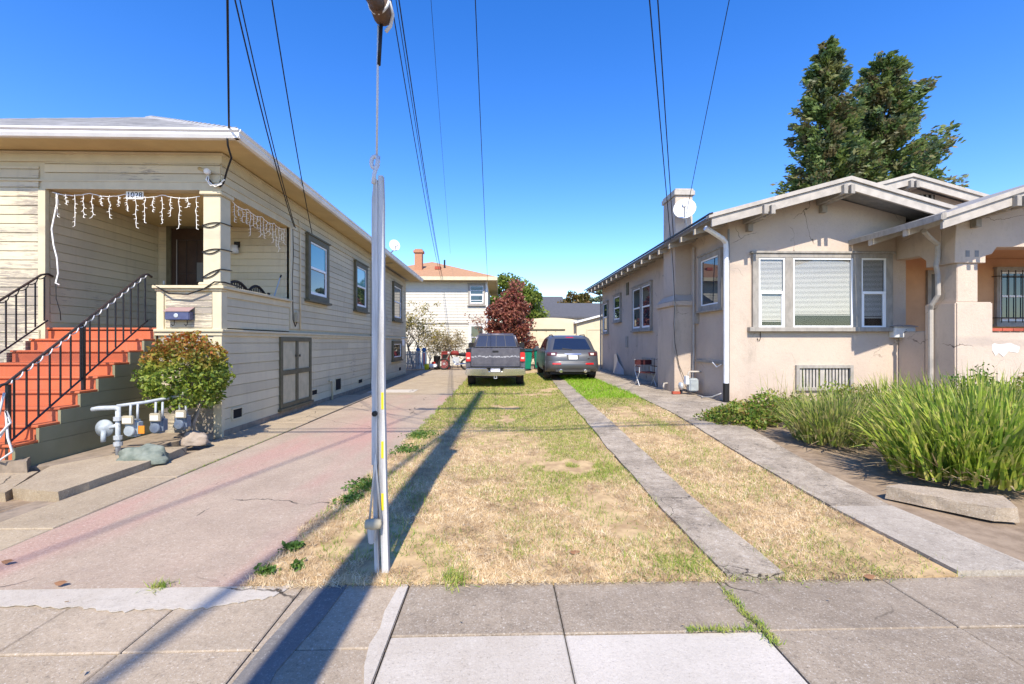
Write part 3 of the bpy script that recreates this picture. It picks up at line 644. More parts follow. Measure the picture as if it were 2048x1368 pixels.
# --- things on the cream house
def string_light_points(): pass
g = thing('icicle_lights', (-5.8, FY-.02, 3.9), 'white icicle string lights hanging across the front of the porch opening', 'string lights')
def icicles(par, a, b, n, seedv):
    r = random.Random(seedv); a = Vector(a); b = Vector(b); wirep = []
    m = MB(); mm = MB()
    for i in range(n*3+1):
        t = i/(n*3); p = a.lerp(b, t); p.z -= .045*math.sin(math.pi*((t*4) % 1))+r.uniform(0,.01); wirep.append(p)
    m.tube(wirep, .006, 5); m.build('wire', 'lights', par)
    for i in range(n):
        p = a.lerp(b, (i+.6)/n); L = r.choice([.16,.24,.36,.42,.5,.3]); pts = []; k = 7
        m = MB()
        for j in range(k+1):
            pts.append(p+Vector((r.uniform(-.012,.012), r.uniform(-.01,.01), -.03-L*j/k)))
        m.tube(pts, .0048, 5)
        for j in range(1, k+1):
            q = pts[j]; s = r.choice((-1,1)); m.tube([q, q+Vector((s*.035, r.uniform(-.01,.01), -.012))], [.005,.003], 5)
        m.build('light_strand', 'lights', par)
icicles(g, (-7.1, FY+.03, 3.90), (-4.8, FY+.03, 3.86), 17, 3)
g = thing('icicle_lights', (LX, 8.6, 3.9), 'white icicle string lights hanging in the side opening of the porch', 'string lights')
icicles(g, (LX-.03, FY+.35, 3.88), (LX-.03, PB-.1, 3.88), 16, 5)
# extension cord hanging at the left of the porch
MB().tube([(-7.02,FY+.02,3.88),(-7.0,FY,3.7),(-7.03,FY,3.55),(-7.06,FY-.02,3.3),(-7.03,FY-.02,3.05),(-6.98,FY-.02,2.85),(-6.96,FY-.02,2.6),(-7.0,FY-.02,2.45),(-6.94,FY-.02,2.42)], .011, 6).build('extension_cord', 'lights', None, True, label='white extension cord dangling down the left edge of the porch opening', category='cord')
MB().tube([(-7.0,FY-.02,2.45),(-6.99,FY-.02,2.2),(-6.93,FY-.02,2.0),(-6.92,FY-.02,1.86)], .006, 5).build('thin_cord', 'wire', None, True, label='thin dark cord below the white extension cord at the porch edge', category='cord')
# house number sign
g = thing('number_sign', (-5.83, FY+.05, 3.88), 'white house number sign reading 1028 under the porch header', 'sign')
MB().box(-5.96, -5.69, FY+.035, FY+.045, 3.80, 3.925).build('plate', 'white', g)
text_mesh('numerals', '1028', .125, 'black', g, (-5.825, FY+.033, 3.862), (1,0,0), (0,0,1))
# mailbox navy
g = thing('wall_mailbox', (-5.02, FY-.1, 1.95), 'dark navy wall mailbox on the peeling cream porch wall', 'mailbox')
mb = MB().box(-5.24, -4.86, FY-.13, FY-.022, 1.865, 2.0).build('body', 'navy', g, bevel=.01)
m = MB(); m.add([(-5.25,FY-.14,1.995),(-4.85,FY-.14,1.995),(-4.85,FY-.02,2.06),(-5.25,FY-.02,2.06),(-5.25,FY-.14,2.008),(-4.85,FY-.14,2.008),(-4.85,FY-.02,2.073),(-5.25,FY-.02,2.073)], [(0,3,2,1),(4,5,6,7),(0,1,5,4),(1,2,6,5),(2,3,7,6),(3,0,4,7)]); m.build('lid', simple('faded_maroon', (.30,.20,.19), rough=.5), g)
m = MB(); m.lathe([(.03,0),(.034,-.006),(.026,-.008)], (-5.06, FY-.131, 1.935), 'y', 14); m.build('emblem', 'steel', g)
for u in (-5.13, -4.93): MB().tube([(u,FY-.07,1.87),(u,FY-.07,1.80),(u,FY-.1,1.775),(u,FY-.13,1.80)], .006, 5).build('paper_hook', 'black', g)
# lamp, wicker bench, broom pole on the porch
g = thing('porch_lamp', (-5.5, PB-.1, 3.5), 'white frosted shade wall lamp on the porch back wall', 'lamp')
MB().lathe([(.05,0),(.085,.02),(.06,.17),(.05,.17)], (-5.52, PB-.12, 3.36), 'z', 14).build('shade', 'dish', g, True); MB().box(-5.56,-5.46,PB-.06,PB-.018,3.5,3.62).build('bracket', 'black', g)
g = thing('scrolled_bench', (-4.9, 8.3, 1.745), 'dark scrolled bench back showing above the porch parapet', 'bench')
m = MB()
for k, (ya, yb) in enumerate(((7.75, 8.45), (8.45, 9.05))):
    pts = [(-4.66, ya+(yb-ya)*i/10, 2.46+.13*math.sin(math.pi*i/10)) for i in range(11)]; MB().tube(pts, .026, 7).build('top_rail', 'wood', g, True)
    for i in range(1, 10, 1): p = pts[i]; MB().tube([p, (-4.66, p[1]+.02, 2.25)], .011, 5).build('spindle', 'wood', g)
MB().tube([(-4.66,9.05,2.46),(-4.66,9.15,2.42),(-4.66,9.2,2.5)], .03, 6).build('scroll_end', 'wood', g, True)
MB().box(-5.1,-4.64,7.75,9.1,2.12,2.18).build('seat', 'wood', g, bevel=.01)
for x in (-5.06, -4.68):
    for y in (7.8, 9.05): MB().box(x-.02, x+.02, y-.02, y+.02, 1.745, 2.12).build('leg', 'wood', g)
g = thing('broom', (-4.7, 9.4, 1.745), 'blue-grey broom pole leaning on the porch corner', 'broom')
MB().tube([(-4.75,9.2,1.80),(-4.58,9.5,2.86)], .013, 7).build('handle', simple('blue_pole', (.28,.36,.46), rough=.4), g); MB().tube([(-4.578,9.503,2.86),(-4.568,9.52,2.92)], .016, 7).build('grip', 'black', g); MB().box(-4.92,-4.6,9.16,9.24,1.746,1.82).build('brush', 'fence', g)
# rope wound round handrails
def wound(X, ya, za, yb, zb, label, turns, mat):
    pts = []
    k = turns*10
    for i in range(k+1):
        t = i/k; a = 2*math.pi*turns*t; pts.append((X+.024*math.cos(a), ya+(yb-ya)*t, za+(zb-za)*t+.024*math.sin(a)))
    MB().tube(pts, .0075, 6).build('rope_light', mat, None, True, label=label, category='rope light')
wound(-5.56, 5.25, 1.05, 7.2, 2.56, 'pale rope light wound round the right iron handrail of the red steps', 17, 'rope')
wound(-7.10, 5.6, 1.31, 7.2, 2.55, 'dark rope light wound round the left iron handrail by the cream wall', 12, 'wire')
MB().tube([(-5.56,5.2,.95),(-5.62,5.2,.7),(-5.74,5.17,.55),(-5.7,5.15,.42),(-5.56,5.16,.5),(-5.46,5.17,.62),(-5.52,5.18,.75),(-5.5,5.18,.45),(-5.42,5.15,.3),(-5.5,5.1,.22),(-5.66,5.12,.24),(-5.6,5.16,.4),(-5.52,5.2,.6)], .012, 6).build('coiled_cord', 'rope', None, True, label='pale cord looped on the lower post of the right handrail', category='cord')
# drooping black cable from parapet to handrail, coils round column
MB().tube([(-5.45,FY-.06,2.42),(-5.2,FY-.09,2.28),(-4.9,FY-.1,2.27),(-4.65,FY-.09,2.36),(-4.5,FY-.08,2.47),(-4.38,FY-.02,2.47),(-4.36,7.7,2.44)], .012, 6).build('drooping_cable', 'wire', None, True, label='black cable drooping over the front of the porch parapet', category='cable')
for k, (z, dz) in enumerate(((3.42,.05),(3.0,.05),(2.68,.14))):
    p = [(-4.74,FY-.012,z-dz)]+[(-4.74+.29*i/8, FY-.014, z-dz+dz*i/8+(-.045*math.sin(math.pi*i/8))) for i in range(1, 9)]+[(LX+.005,FY+.1,z+.01),(LX+.005,FY+.29,z+.02)]
    q = [(-4.74,FY-.012,z-dz)]+[(-4.74+.29*i/8, FY-.014, z-dz+dz*i/8+(.02*math.sin(math.pi*i/8))) for i in range(1, 9)]
    m = MB(); m.tube(p, .008, 6); m.tube(q, .008, 6)
    m.build('column_cable', 'wire', None, True, label=['topmost','middle','lowest'][k]+' black cable loop wrapped round the cream porch column', category='cable', group='cable loops on the column')
# service cable tangle at the roof corner
MB().tube([(-4.0,6.70,4.62),(-4.02,6.76,4.42),(-4.05,6.9,4.3),(-4.2,7.05,4.18),(-4.35,7.2,4.02),(-4.42,7.24,3.98),(-4.55,7.24,4.02),(-4.62,7.24,4.12),(-4.6,7.24,4.18)], .014, 6).build('service_cable', 'wire', None, True, label='black service cable looping below the front corner of the cream eaves', category='cable')
m = MB(); m.tube([(-4.60,7.24,4.2),(-4.63,7.22,4.08),(-4.55,7.2,3.98),(-4.42,7.2,4.0),(-4.3,7.15,4.06)], .01, 6); m.tube([(-4.60,7.24,4.18),(-4.58,7.2,4.05),(-4.48,7.2,3.96),(-4.36,7.18,4.0)], .008, 6)
m.build('white_cable', 'lights', None, True, label='white cable loops by the lamp socket under the cream eaves', category='cable')
g = thing('flood_lamp', (-4.63, FY-.05, 4.22), 'small white flood lamp on the cream frieze near the roof corner', 'lamp')
MB().lathe([(.02,0),(.045,-.05),(.05,-.09),(.03,-.1)], (-4.6, FY-.03, 4.2), 'y', 12).build('head', 'whitemetal', g, True); MB().tube([(-4.78,FY-.01,4.28),(-4.66,FY-.05,4.22)], [.03,.018], 8).build('arm', 'soffit', g, True)
# dish on the far gutter
def dish(loc, r, face, label, armto):
    g = thing('satellite_dish', loc, label, 'satellite dish')
    n = Vector(face).normalized(); a = n.cross(Vector((0,0,1))).normalized(); b = a.cross(n)
    m = MB(); rows = []
    for i in range(5):
        rr = r*i/4; rows.append([Vector(loc)+(a*math.cos(2*math.pi*k/20)*rr*.88+b*math.sin(2*math.pi*k/20)*rr)+n*(.18*r*(i/4)**2) for k in range(21)])
    m.grid(rows); rows2 = [[p-n*.012 for p in rw] for rw in rows]; m.grid(rows2[::-1]); m.grid([rows[-1], rows2[-1]])
    m.build('reflector', 'dish', g, True)
    q = Vector(loc)+n*r*1.1-b*r*.55
    MB().tube([Vector(loc)-b*r*.9, q], .016, 6).build('feed_arm', 'steel', g); MB().box(q.x-.05, q.x+.05, q.y-.05, q.y+.05, q.z-.03, q.z+.05).build('receiver', 'dish', g, bevel=.008)
    MB().tube([Vector(loc)-n*.03, Vector(loc)-n*.12-b*r*.5, armto], .022, 8).build('mast', 'steel', g, True)
dish((-3.80, 16.3, 4.99), .22, (.5,-1,.35), 'white satellite dish on the roof edge of the cream house', (-4.05, 16.5, 4.68))
# paper notice on the rear extension
MB().box(LX-.13, LX-.122, 21.1, 21.7, 1.35, 1.75).build('paper_notice', 'white', None, label='white paper notice on the rear wall of the cream house', category='notice')
# ================= STUCCO BUNGALOW (right) =================
RX = 5.25; RY = 10.2; RG = .05; SL = .27
def lz(x): return 4.17+SL*(x-4.6)            # underside plane of the left roof slope
R = thing('stucco_bungalow', (9, 14, .1), 'beige stucco bungalow with low gables, chimney and a covered porch', 'house')
m = MB(); m.box(RX, 17, 10.95, 23, RG-.2, 4.27); m.box(RX, 9.42, RY, 10.95, RG-.2, 4.27)
m.prism([(RX,4.26),(7.45,lz(7.45)-.02),(9.42,4.42),(9.42,4.26)], 'y', RY+.001, 12); m.prism([(RX,4.26),(11.2,lz(11.2)-.05),(17,4.3)], 'y', 12.25, 22.9)
wallr = m.build('wall', 'stucco', R)
MB().box(9.42, 17, 10.93, 10.95, RG, 3.8).build('porch_back_wall', 'porch', R)
def slab_roof(mb, x0, z0, x1, z1, ya, yb, t=.1):
    mb.hexa([(x0,ya,z0),(x1,ya,z1),(x1,yb,z1),(x0,yb,z0)], [(x0,ya,z0+t),(x1,ya,z1+t),(x1,yb,z1+t),(x0,yb,z0+t)])
m = MB(); slab_roof(m, 4.55, lz(4.55), 7.5, lz(7.5), 9.5, 11.95); slab_roof(m, 7.5, lz(7.5), 10.3, lz(7.5)-.275*2.8, 9.5, 11.95)
slab_roof(m, 4.55, lz(4.55), 11.2, lz(11.2), 11.951, 23.6); slab_roof(m, 11.2, lz(11.2), 18, lz(11.2)-.27*6.8, 11.951, 23.6)
roofr = m.build('roof', 'tarroof', R)
def barge(x0, z0, x1, z1, y, h, t, name='bargeboard', mat='barge', dz=0):
    return MB().hexa([(x0,y,z0-h+dz),(x1,y,z1-h+dz),(x1,y+t,z1-h+dz),(x0,y+t,z0-h+dz)], [(x0,y,z0+dz),(x1,y,z1+dz),(x1,y+t,z1+dz),(x0,y+t,z0+dz)]).build(name, mat, R)
# bay gable: barge boards and a capping strip
pk = lz(7.5)
barge(4.50, lz(4.50)+.02, 7.5, pk+.02, 9.44, .19, .05); barge(7.5, pk+.02, 10.2, pk+.02-.275*2.7, 9.44, .19, .05)
barge(4.42, lz(4.42)+.11, 7.5, pk+.115, 9.40, .085, .14, 'roof_trim', 'barge'); barge(7.5, pk+.115, 10.2, pk+.115-.275*2.7, 9.40, .085, .14, 'roof_trim', 'barge')
MB().hexa([(4.42,9.39,lz(4.42)+.09),(4.50,9.39,lz(4.5)+.09),(4.5,23.6,lz(4.5)+.09),(4.42,23.6,lz(4.42)+.09)], [(4.42,9.39,lz(4.42)+.125),(4.50,9.39,lz(4.5)+.125),(4.5,23.6,lz(4.5)+.125),(4.42,23.6,lz(4.42)+.125)]).build('roof_edge', 'black', R)
# main gable behind
pz = lz(11.2)
barge(8.3, lz(8.3)+.05, 11.2, pz+.05, 11.93, .2, .05); barge(11.2, pz+.05, 14.5, pz+.05-.27*3.3, 11.93, .2, .05)
barge(8.2, lz(8.2)+.145, 11.2, pz+.145, 11.89, .09, .12, 'roof_trim'); barge(11.2, pz+.145, 14.5, pz+.145-.27*3.3, 11.89, .09, .12, 'roof_trim')
gv = MB().box(10.4, 12.1, 12.21, 12.25, 5.25, 5.62).build('gable_vent', 'dark', R)
for k in range(12): MB().box(10.45+k*.14, 10.5+k*.14, 12.19, 12.21, 5.25, 5.62).build('slat', 'grey', gv)
def outlooker(x, z, y0, y1, dbl=True):
    o = MB(); o.box(x-.12, x-.035, y0-.14, y1, z-.24, z-.04); o.box(x+.035, x+.12, y0-.14, y1, z-.24, z-.04) if dbl else None
    o.box(x-.05, x+.05, y0+.1, y1+.02, z-.26, z-.20); o.box(x-.06, x+.06, y1-.12, y1+.02, z-.42, z-.26)
    return o.build('outlooker', 'grey', R, bevel=.006, seg=1)
outlooker(5.70, lz(5.70), 9.49, RY); outlooker(7.42, lz(7.42)-.02, 9.49, RY); outlooker(11.2, pz-.02, 11.98, 12.3)
for k in range(17):     # rafter tails
    y = 10.35+k*.79
    MB().hexa([(4.52,y,lz(4.52)-.13),(RX,y,lz(RX)-.13),(RX,y+.07,lz(RX)-.13),(4.52,y+.07,lz(4.52)-.13)], [(4.52,y,lz(4.52)-.003),(RX,y,lz(RX)-.003),(RX,y+.07,lz(RX)-.003),(4.52,y+.07,lz(4.52)-.003)]).build('rafter_tail', 'barge', R)
# chimney
c = MB(); cx0 = 4.72; z1 = 2.50
c.box(cx0, RX+.02, 12.05, 13.35, RG-.1, z1); 
c.hexa([(cx0-.06,11.99,z1),(RX+.02,11.99,z1),(RX+.02,13.41,z1),(cx0-.06,13.41,z1)], [(cx0-.06,11.99,z1+.13),(RX+.02,11.99,z1+.13),(RX+.02,13.41,z1+.13),(cx0-.06,13.41,z1+.13)])
c.hexa([(cx0-.03,12.0,z1+.13),(RX+.02,12.0,z1+.13),(RX+.02,13.4,z1+.13),(cx0-.03,13.4,z1+.13)], [(cx0+.1,12.25,z1+.32),(RX+.02,12.25,z1+.32),(RX+.02,13.15,z1+.32),(cx0+.1,13.15,z1+.32)])
c.box(cx0+.1, RX+.05, 12.25, 13.15, z1+.32, 5.55)
ch = c.build('chimney', 'stucco', R, bevel=.012)
t = MB(); t.box(cx0+.06, RX+.1, 12.2, 13.2, 5.55, 5.68); t.box(cx0+.09, RX+.07, 12.23, 13.17, 5.68, 5.74); t.build('cap', 'barge', ch, bevel=.01)
# windows on the side wall
window(R, 'x-', RX, 10.45, 11.62, 2.32, 3.72, .12, 'grey', double=False)
window(R, 'x-', RX, 15.35, 16.45, 1.95, 3.62, .09, 'grey'); window(R, 'x-', RX, 16.46, 17.55, 1.95, 3.62, .09, 'grey')
window(R, 'x-', RX, 19.3, 20.5, 2.42, 3.62, .09, 'grey'); window(R, 'x-', RX, 21.6, 22.6, 1.95, 3.5, .09, 'grey'); window(R, 'x-', RX, 13.5, 14.1, 2.6, 3.6, .08, 'grey', double=False)
v = ring('x-', RX, 15.1, 16.4, .42, .95, .08, 0, .05).build('vent', 'grey', R); ubox(MB(), 'x-', RX, 15.18, 16.32, .5, .87, .005, .01).build('screen', 'dark', v)
for k in range(8): ubox(MB(), 'x-', RX, 15.24+k*.14, 15.29+k*.14, .5, .87, .01, .03).build('bar', 'barge', v)
ubox(MB(), 'x-', RX, 18.3, 18.6, 1.3, 1.75, .0, .03).build('wall_box', 'grey', R); ubox(MB(), 'x-', RX, 18.2, 18.5, 3.45, 3.95, .0, .04).build('attic_vent', 'trim', R)
# front triple window with blinds
fw = MB(); F0, F1, V0, V1 = 5.78, 9.06, 1.86, 3.55
ubox(fw, 'y-', RY, F0, F1, V1-.1, V1, 0, .07); ubox(fw, 'y-', RY, F0, F0+.14, V0, V1-.1, 0, .07); ubox(fw, 'y-', RY, F1-.16, F1, V0, V1-.1, 0, .07)
ubox(fw, 'y-', RY, 6.53, 6.72, V0, V1-.1, 0, .07); ubox(fw, 'y-', RY, 8.12, 8.32, V0, V1-.1, 0, .07); ubox(fw, 'y-', RY, F0-.1, F1+.1, V0-.1, V0, 0, .13); ubox(fw, 'y-', RY, F0-.04, F1+.04, V1, V1+.05, 0, .1)
fo = fw.build('front_window', 'grey', R, bevel=.006, seg=1)
window(fo, 'y-', RY, F0+.13, 6.54, V0-.01, V1-.09, .012, 'vinyl', True, ('pane','pane'), .9, False, False, .055, name='sash_frame') if False else None
def lite(u0, u1, double, blind):
    v0, v1 = V0+.0, V1-.1
    f = ring('y-', RY, u0, u1, v0, v1, .035, .02, .055); mid = (v0+v1)/2
    if double: ubox(f, 'y-', RY, u0+.03, u1-.03, mid-.03, mid+.03, .02, .065); 
    if double:
        ubox(f, 'y-', RY, u0+.03, u0+.07, v0+.03, mid-.03, .02, .05); ubox(f, 'y-', RY, u1-.07, u1-.03, v0+.03, mid-.03, .02, .05)
    f.build('sash', 'vinyl', fo)
    ubox(MB(), 'y-', RY, u0+.03, u1-.03, v0+.03, v1-.03, .036, .040).build('pane', 'pane', fo)
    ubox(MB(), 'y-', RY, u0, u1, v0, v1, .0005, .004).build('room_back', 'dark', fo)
    m = MB(); z = v1-.05; bot = v0+.05+(1-blind)*(v1-v0)
    while z > bot:
        m.add([W3('y-', RY, u, z+dz, w) for (u, dz, w) in ((u0+.045,.0085,.012),(u1-.045,.0085,.012),(u1-.045,-.0085,.022),(u0+.045,-.0085,.022))], [(0,1,2,3)]); z -= .029
    ubox(m, 'y-', RY, u0+.045, u1-.045, bot-.03, bot-.012, .010, .025)
    m.build('blind', 'blind', fo)
lite(F0+.14, 6.53, True, .93); lite(6.72, 8.12, False, .84); lite(8.32, F1-.16, True, .88)
# crawl-space vent with bars
v = ring('y-', RY, 6.80, 8.14, .40, .99, .075, 0, .06).build('crawl_vent', 'grey', R, bevel=.005, seg=1); ubox(MB(), 'y-', RY, 6.86, 8.08, .46, .93, .002, .006).build('screen', 'dark', v)
for k in range(15):
    if k == 6: continue
    ubox(MB(), 'y-', RY, 6.90+k*.077, 6.948+k*.077, .47, .92, .006, .022).build('bar', 'barge', v)
ubox(MB(), 'y-', RY, 7.38, 7.48, .47, .92, .006, .02).build('bar', 'barge', v)
# downspouts
def gsp(parent, pts, w, mat, name='downspout', n=8):
    m = MB(); m.tube(pts, w, n); return m.build(name, mat, parent)
gsp(R, [(4.5,9.75,4.02),(4.62,9.78,3.97),(5.02,10.0,3.84),(5.13,10.1,3.78),(5.15,10.12,3.65),(5.15,10.12,.55)], .055, 'spout')
gsp(R, [(5.15,10.12,.58),(5.15,10.12,.05)], .07, 'black', 'drain_boot')
MB().box(5.215, 5.245, 10.14, 10.185, .1, 4.1).build('corner_pipe', 'tarroof', R)
gsp(R, [(4.62,22.9,4.1),(5.1,22.95,3.95),(5.17,22.95,3.85),(5.17,22.95,.1)], .045, 'grey')
gsp(R, [(5.19,11.93,4.05),(5.19,11.93,1.2),(5.17,11.93,.2)], .028, 'barge', 'conduit'); ubox(MB(), 'x-', RX, 11.72, 11.86, 2.0, 2.28, 0, .09).build('meter_box', 'grey', R, bevel=.01)
ubox(MB(), 'x-', RX, 10.35, 11.85, 1.0, 1.06, 0, .05).build('ledge', 'grey', R)
gsp(R, [(5.2,10.9,1.0),(5.12,10.7,1.03),(5.12,10.5,.93),(5.15,10.35,1.0)], .012, 'white', 'torn_strip')
# porch: piers, parapet, beam, gable, roof
PX = 9.2; PY = 8.84
pw = MB(); pw.box(PX, PX+.78, PY, 9.52, RG-.2, 2.33); pw.box(PX+.03, PX+.3, 9.52, RY, RG-.2, 1.76); pw.box(PX+.78, 14.2, PY+.06, PY+.36, RG-.2, 1.74)
pier = pw.build('porch_wall', 'stucco', R, bevel=.025, seg=2)
MB().box(PX+.06, PX+.50, PY+.04, PY+.5, 2.33, 3.12).build('porch_pier', 'stucco', R, bevel=.01)
m = MB(); m.prism([(PX-.02,3.12),(PX+.62,3.12),(PX+.62,3.27),(PX+.75,3.3),(PX+.85,3.44),(14,3.48),(14,4.3),(11.4,4.72),(PX+.02,4.05),(PX-.02,3.42)], 'y', PY, PY+.3); 
m.prism([(PY+.3,3.12),(PY+.62,3.12),(PY+.62,3.27),(PY+.78,3.4),(RY,3.42),(RY,3.98),(PY+.3,3.98)], 'x', PX-.02, PX+.26)
bm_ = m.build('porch_beam', 'stucco', R, bevel=.008, seg=1)
for k in range(2): MB().box(PX+.2+k*.19, PX+.28+k*.19, PY-.006, PY, 3.24, 3.37).build('beam_slot', 'tarroof', bm_)
MB().box(PX+.26, 14, PY+.3, 10.93, 3.60, 3.64).build('porch_ceiling', 'porch', R)
MB().box(PX+.3, 14, PY+.36, 10.93, RG-.1, 1.0).build('porch_floor', 'blockdark', R)
for k in range(18):
    MB().box(PX+.785+k*.225, PX+.785+k*.225+.215, PY+.03, PY+.38, 1.74, 1.80).build('brick', 'brick', R, bevel=.004, seg=1)
def patch(pts, y, name, mat): return MB().prism(pts, 'y', y, y+.004).build(name, mat, R)
patch([(PX+.80,1.46),(PX+.86,1.5),(PX+.95,1.47),(PX+1.2,1.5),(PX+1.4,1.42),(PX+1.35,1.3),(PX+1.15,1.33),(PX+1.05,1.22),(PX+.95,1.3),(PX+.88,1.24),(PX+.82,1.34)], PY+.053, 'paint_patch', 'plaster')
pe = lambda x: 3.78+.33*(x-8.15)
m = MB(); slab_roof(m, 8.15, pe(8.15), 11.5, pe(11.5), 8.1, 11.3, .09); slab_roof(m, 11.5, pe(11.5), 14.9, pe(11.5)-.33*3.4, 8.1, 11.3, .09); m.build('porch_roof', 'tarroof', R)
barge(8.12, pe(8.12)+.02, 11.5, pe(11.5)+.02, 8.04, .19, .05); barge(8.05, pe(8.05)+.10, 11.5, pe(11.5)+.105, 8.0, .085, .14, 'roof_trim')
barge(11.5, pe(11.5)+.02, 14.9, pe(11.5)-1.12+.02, 8.04, .19, .05)
MB().hexa([(8.06,7.99,pe(8.06)+.0),(8.14,7.99,pe(8.14)+.0),(8.14,11.2,pe(8.14)),(8.06,11.2,pe(8.06))], [(8.06,7.99,pe(8.06)+.12),(8.14,7.99,pe(8.14)+.12),(8.14,11.2,pe(8.14)+.12),(8.06,11.2,pe(8.06)+.12)]).build('eave_fascia', 'grey', R)
for y in (8.75, 9.6): MB().hexa([(8.1,y,pe(8.1)-.13),(9.2,y,pe(9.2)-.13),(9.2,y+.09,pe(9.2)-.13),(8.1,y+.09,pe(8.1)-.13)], [(8.1,y,pe(8.1)-.003),(9.2,y,pe(9.2)-.003),(9.2,y+.09,pe(9.2)-.003),(8.1,y+.09,pe(8.1)-.003)]).build('rafter_tail', 'barge', R)
outlooker(9.55, pe(9.55)+.0, 8.09, PY)
gsp(R, [(8.4,8.7,3.72),(8.75,8.95,3.66),(9.1,9.12,3.55),(9.12,9.14,3.3),(9.06,9.12,3.1),(9.12,9.14,2.95),(9.13,9.14,2.5),(9.1,9.25,2.3),(9.13,9.3,2.2),(9.13,9.3,.1)], .045, 'barge')
# porch door and barred window
d = ring('y-', 10.93, 10.60, 11.45, 1.0, 3.3, .09, 0, .06).build('porch_door', 'grey', R); ubox(MB(), 'y-', 10.93, 10.69, 11.36, 1.0, 3.22, 0, .02).build('door_leaf', 'door', d)
w = window(R, 'y-', 10.93, 12.35, 13.7, 1.95, 3.35, .09, 'grey', True, ('glass','glass'))
for k in range(8): MB().tube([(12.4+k*.18,10.80,2.0),(12.4+k*.18,10.80,3.3)], .011, 6).build('iron_bar', 'iron', w)
for z in (2.12, 3.15): MB().tube([(12.3,10.93,z),(12.3,10.80,z),(13.75,10.80,z)], .012, 6).build('iron_bar', 'iron', w)
# roof-edge cables on the chimney side
MB().tube([(4.62,12.0,4.1),(4.66,11.99,3.5),(4.7,11.98,2.6),(4.66,11.95,2.0),(4.7,11.98,1.5),(4.82,12.0,.9),(4.98,11.98,.5),(5.08,11.8,.45)], .008, 5).build('slack_cable', 'wire', None, True, label='slack black cable hanging down the chimney to the gas meter', category='cable')
MB().tube([(4.6,12.02,4.15),(4.655,12.0,3.3),(4.66,12.0,2.9),(4.7,11.96,2.45),(4.69,12.02,1.4),(4.88,12.03,.7)], .006, 5).build('slack_cable', 'hose', None, True, label='thin pale cable hanging down the front edge of the chimney', category='cable')
dish((5.0, 12.05, 5.1), .33, (-.45,-1,.5), 'grey satellite dish in front of the bungalow chimney', (5.12, 12.1, 4.5))
# white mailbox
g = thing('wall_mailbox', (9.0, RY-.1, 1.7), 'white wall mailbox with a black emblem below the bungalow window', 'mailbox')
MB().box(9.01, 9.50, RY-.17, RY-.004, 1.62, 1.86).build('body', 'whitemetal', g, bevel=.012)
MB().hexa([(8.98,RY-.2,1.862),(9.54,RY-.2,1.862),(9.54,RY-.004,1.90),(8.98,RY-.004,1.90)], [(8.98,RY-.2,1.877),(9.54,RY-.2,1.877),(9.54,RY-.004,1.915),(8.98,RY-.004,1.915)]).build('lid', 'barge', g)
em = MB()
for pts in ([(-.06,0),(-.03,.022),(0,.034),(.03,.022),(.06,0),(.03,-.022),(0,-.034),(-.03,-.022),(-.06,0)], [(.024*math.cos(a*.5236), .024*math.sin(a*.5236)) for a in range(13)], [(-.055,0),(-.03,.012),(-.024,0),(-.03,-.012),(-.055,0)], [(.055,0),(.03,.012),(.024,0),(.03,-.012),(.055,0)], [(-.02,.008),(.02,.008)], [(-.02,-.008),(.02,-.008)]):
    em.tube([(9.27+u, RY-.172, 1.735+w) for u, w in pts], .0042, 5)
em.build('emblem', 'black', g); MB().cyl((9.27,RY-.168,1.80),(9.27,RY-.176,1.80), .008, 8).build('lock', 'black', g)
for u in (9.11, 9.38): MB().tube([(u,RY-.06,1.63),(u,RY-.06,1.54),(u+.02,RY-.08,1.51),(u+.05,RY-.1,1.52),(u+.06,RY-.1,1.55)], .008, 6).build('paper_hook', 'barge', g)
MB().tube([(5.98,RY-.012,1.80),(5.985,RY-.015,1.62),(5.96,RY-.02,1.55),(5.92,RY-.02,1.56),(5.91,RY-.02,1.61)], .008, 6).build('wall_hook', 'iron', None, True, label='black curled iron hook on the stucco below the window', category='hook')
# gas meter, brick, tap, chair, hose, plastic sheet
g = thing('gas_meter', (4.98, 11.7, .13), 'grey gas meter beside the bungalow downspout', 'gas meter')
MB().box(4.88, 5.12, 11.45, 11.68, .24, .58).build('body', 'meter', g, bevel=.03, seg=3)
MB().box(4.80, 4.88, 11.48, 11.64, .42, .64).build('index_box', 'white', g, bevel=.012)
MB().lathe([(.03,0),(.10,.03),(.11,.06),(.10,.09),(.03,.12)], (4.70, 11.72, .36), 'x', 16).build('regulator', 'steel', g, True)
MB().tube([(4.75,11.72,.13),(4.75,11.72,.3),(4.76,11.70,.36)], .025, 8).build('riser', 'black', g, True); MB().tube([(4.9,11.58,.58),(4.9,11.58,.72),(4.95,11.58,.75),(5.2,11.5,.75)], .025, 8).build('outlet_pipe', 'barge', g, True)
MB().box(4.52, 4.72, 11.65, 11.76, g1(4.6,11.7)+.03, g1(4.6,11.7)+.1).build('loose_brick', 'brick', None, bevel=.008, label='loose red brick lying beside the gas meter', category='brick')
g = thing('garden_tap', (4.7, 12.5, .15), 'small brass garden tap low on the chimney side', 'tap')
MB().tube([(4.72,12.55,.36),(4.62,12.55,.36),(4.6,12.55,.28),(4.6,12.55,.22)], .022, 8).build('spout', 'barge', g, True); MB().lathe([(.0,0),(.03,.005),(.03,.015),(.0,.02)], (4.63,12.55,.38), 'z', 10).build('handle', 'brass', g)
MB().tube([(5.05,11.4,.16),(5.0,11.0,.17),(4.9,10.8,.18),(5.0,10.5,.22),(5.05,10.3,.3),(5.08,10.2,.34)], .014, 6).build('hose', 'hose', None, True, label='short pale hose on the walk by the drain boot', category='hose')
g = thing('folding_chair', (4.65, 14.2, .15), 'maroon folding chair standing behind the chimney', 'chair')
cx, cy, cz = 4.6, 13.95, .15
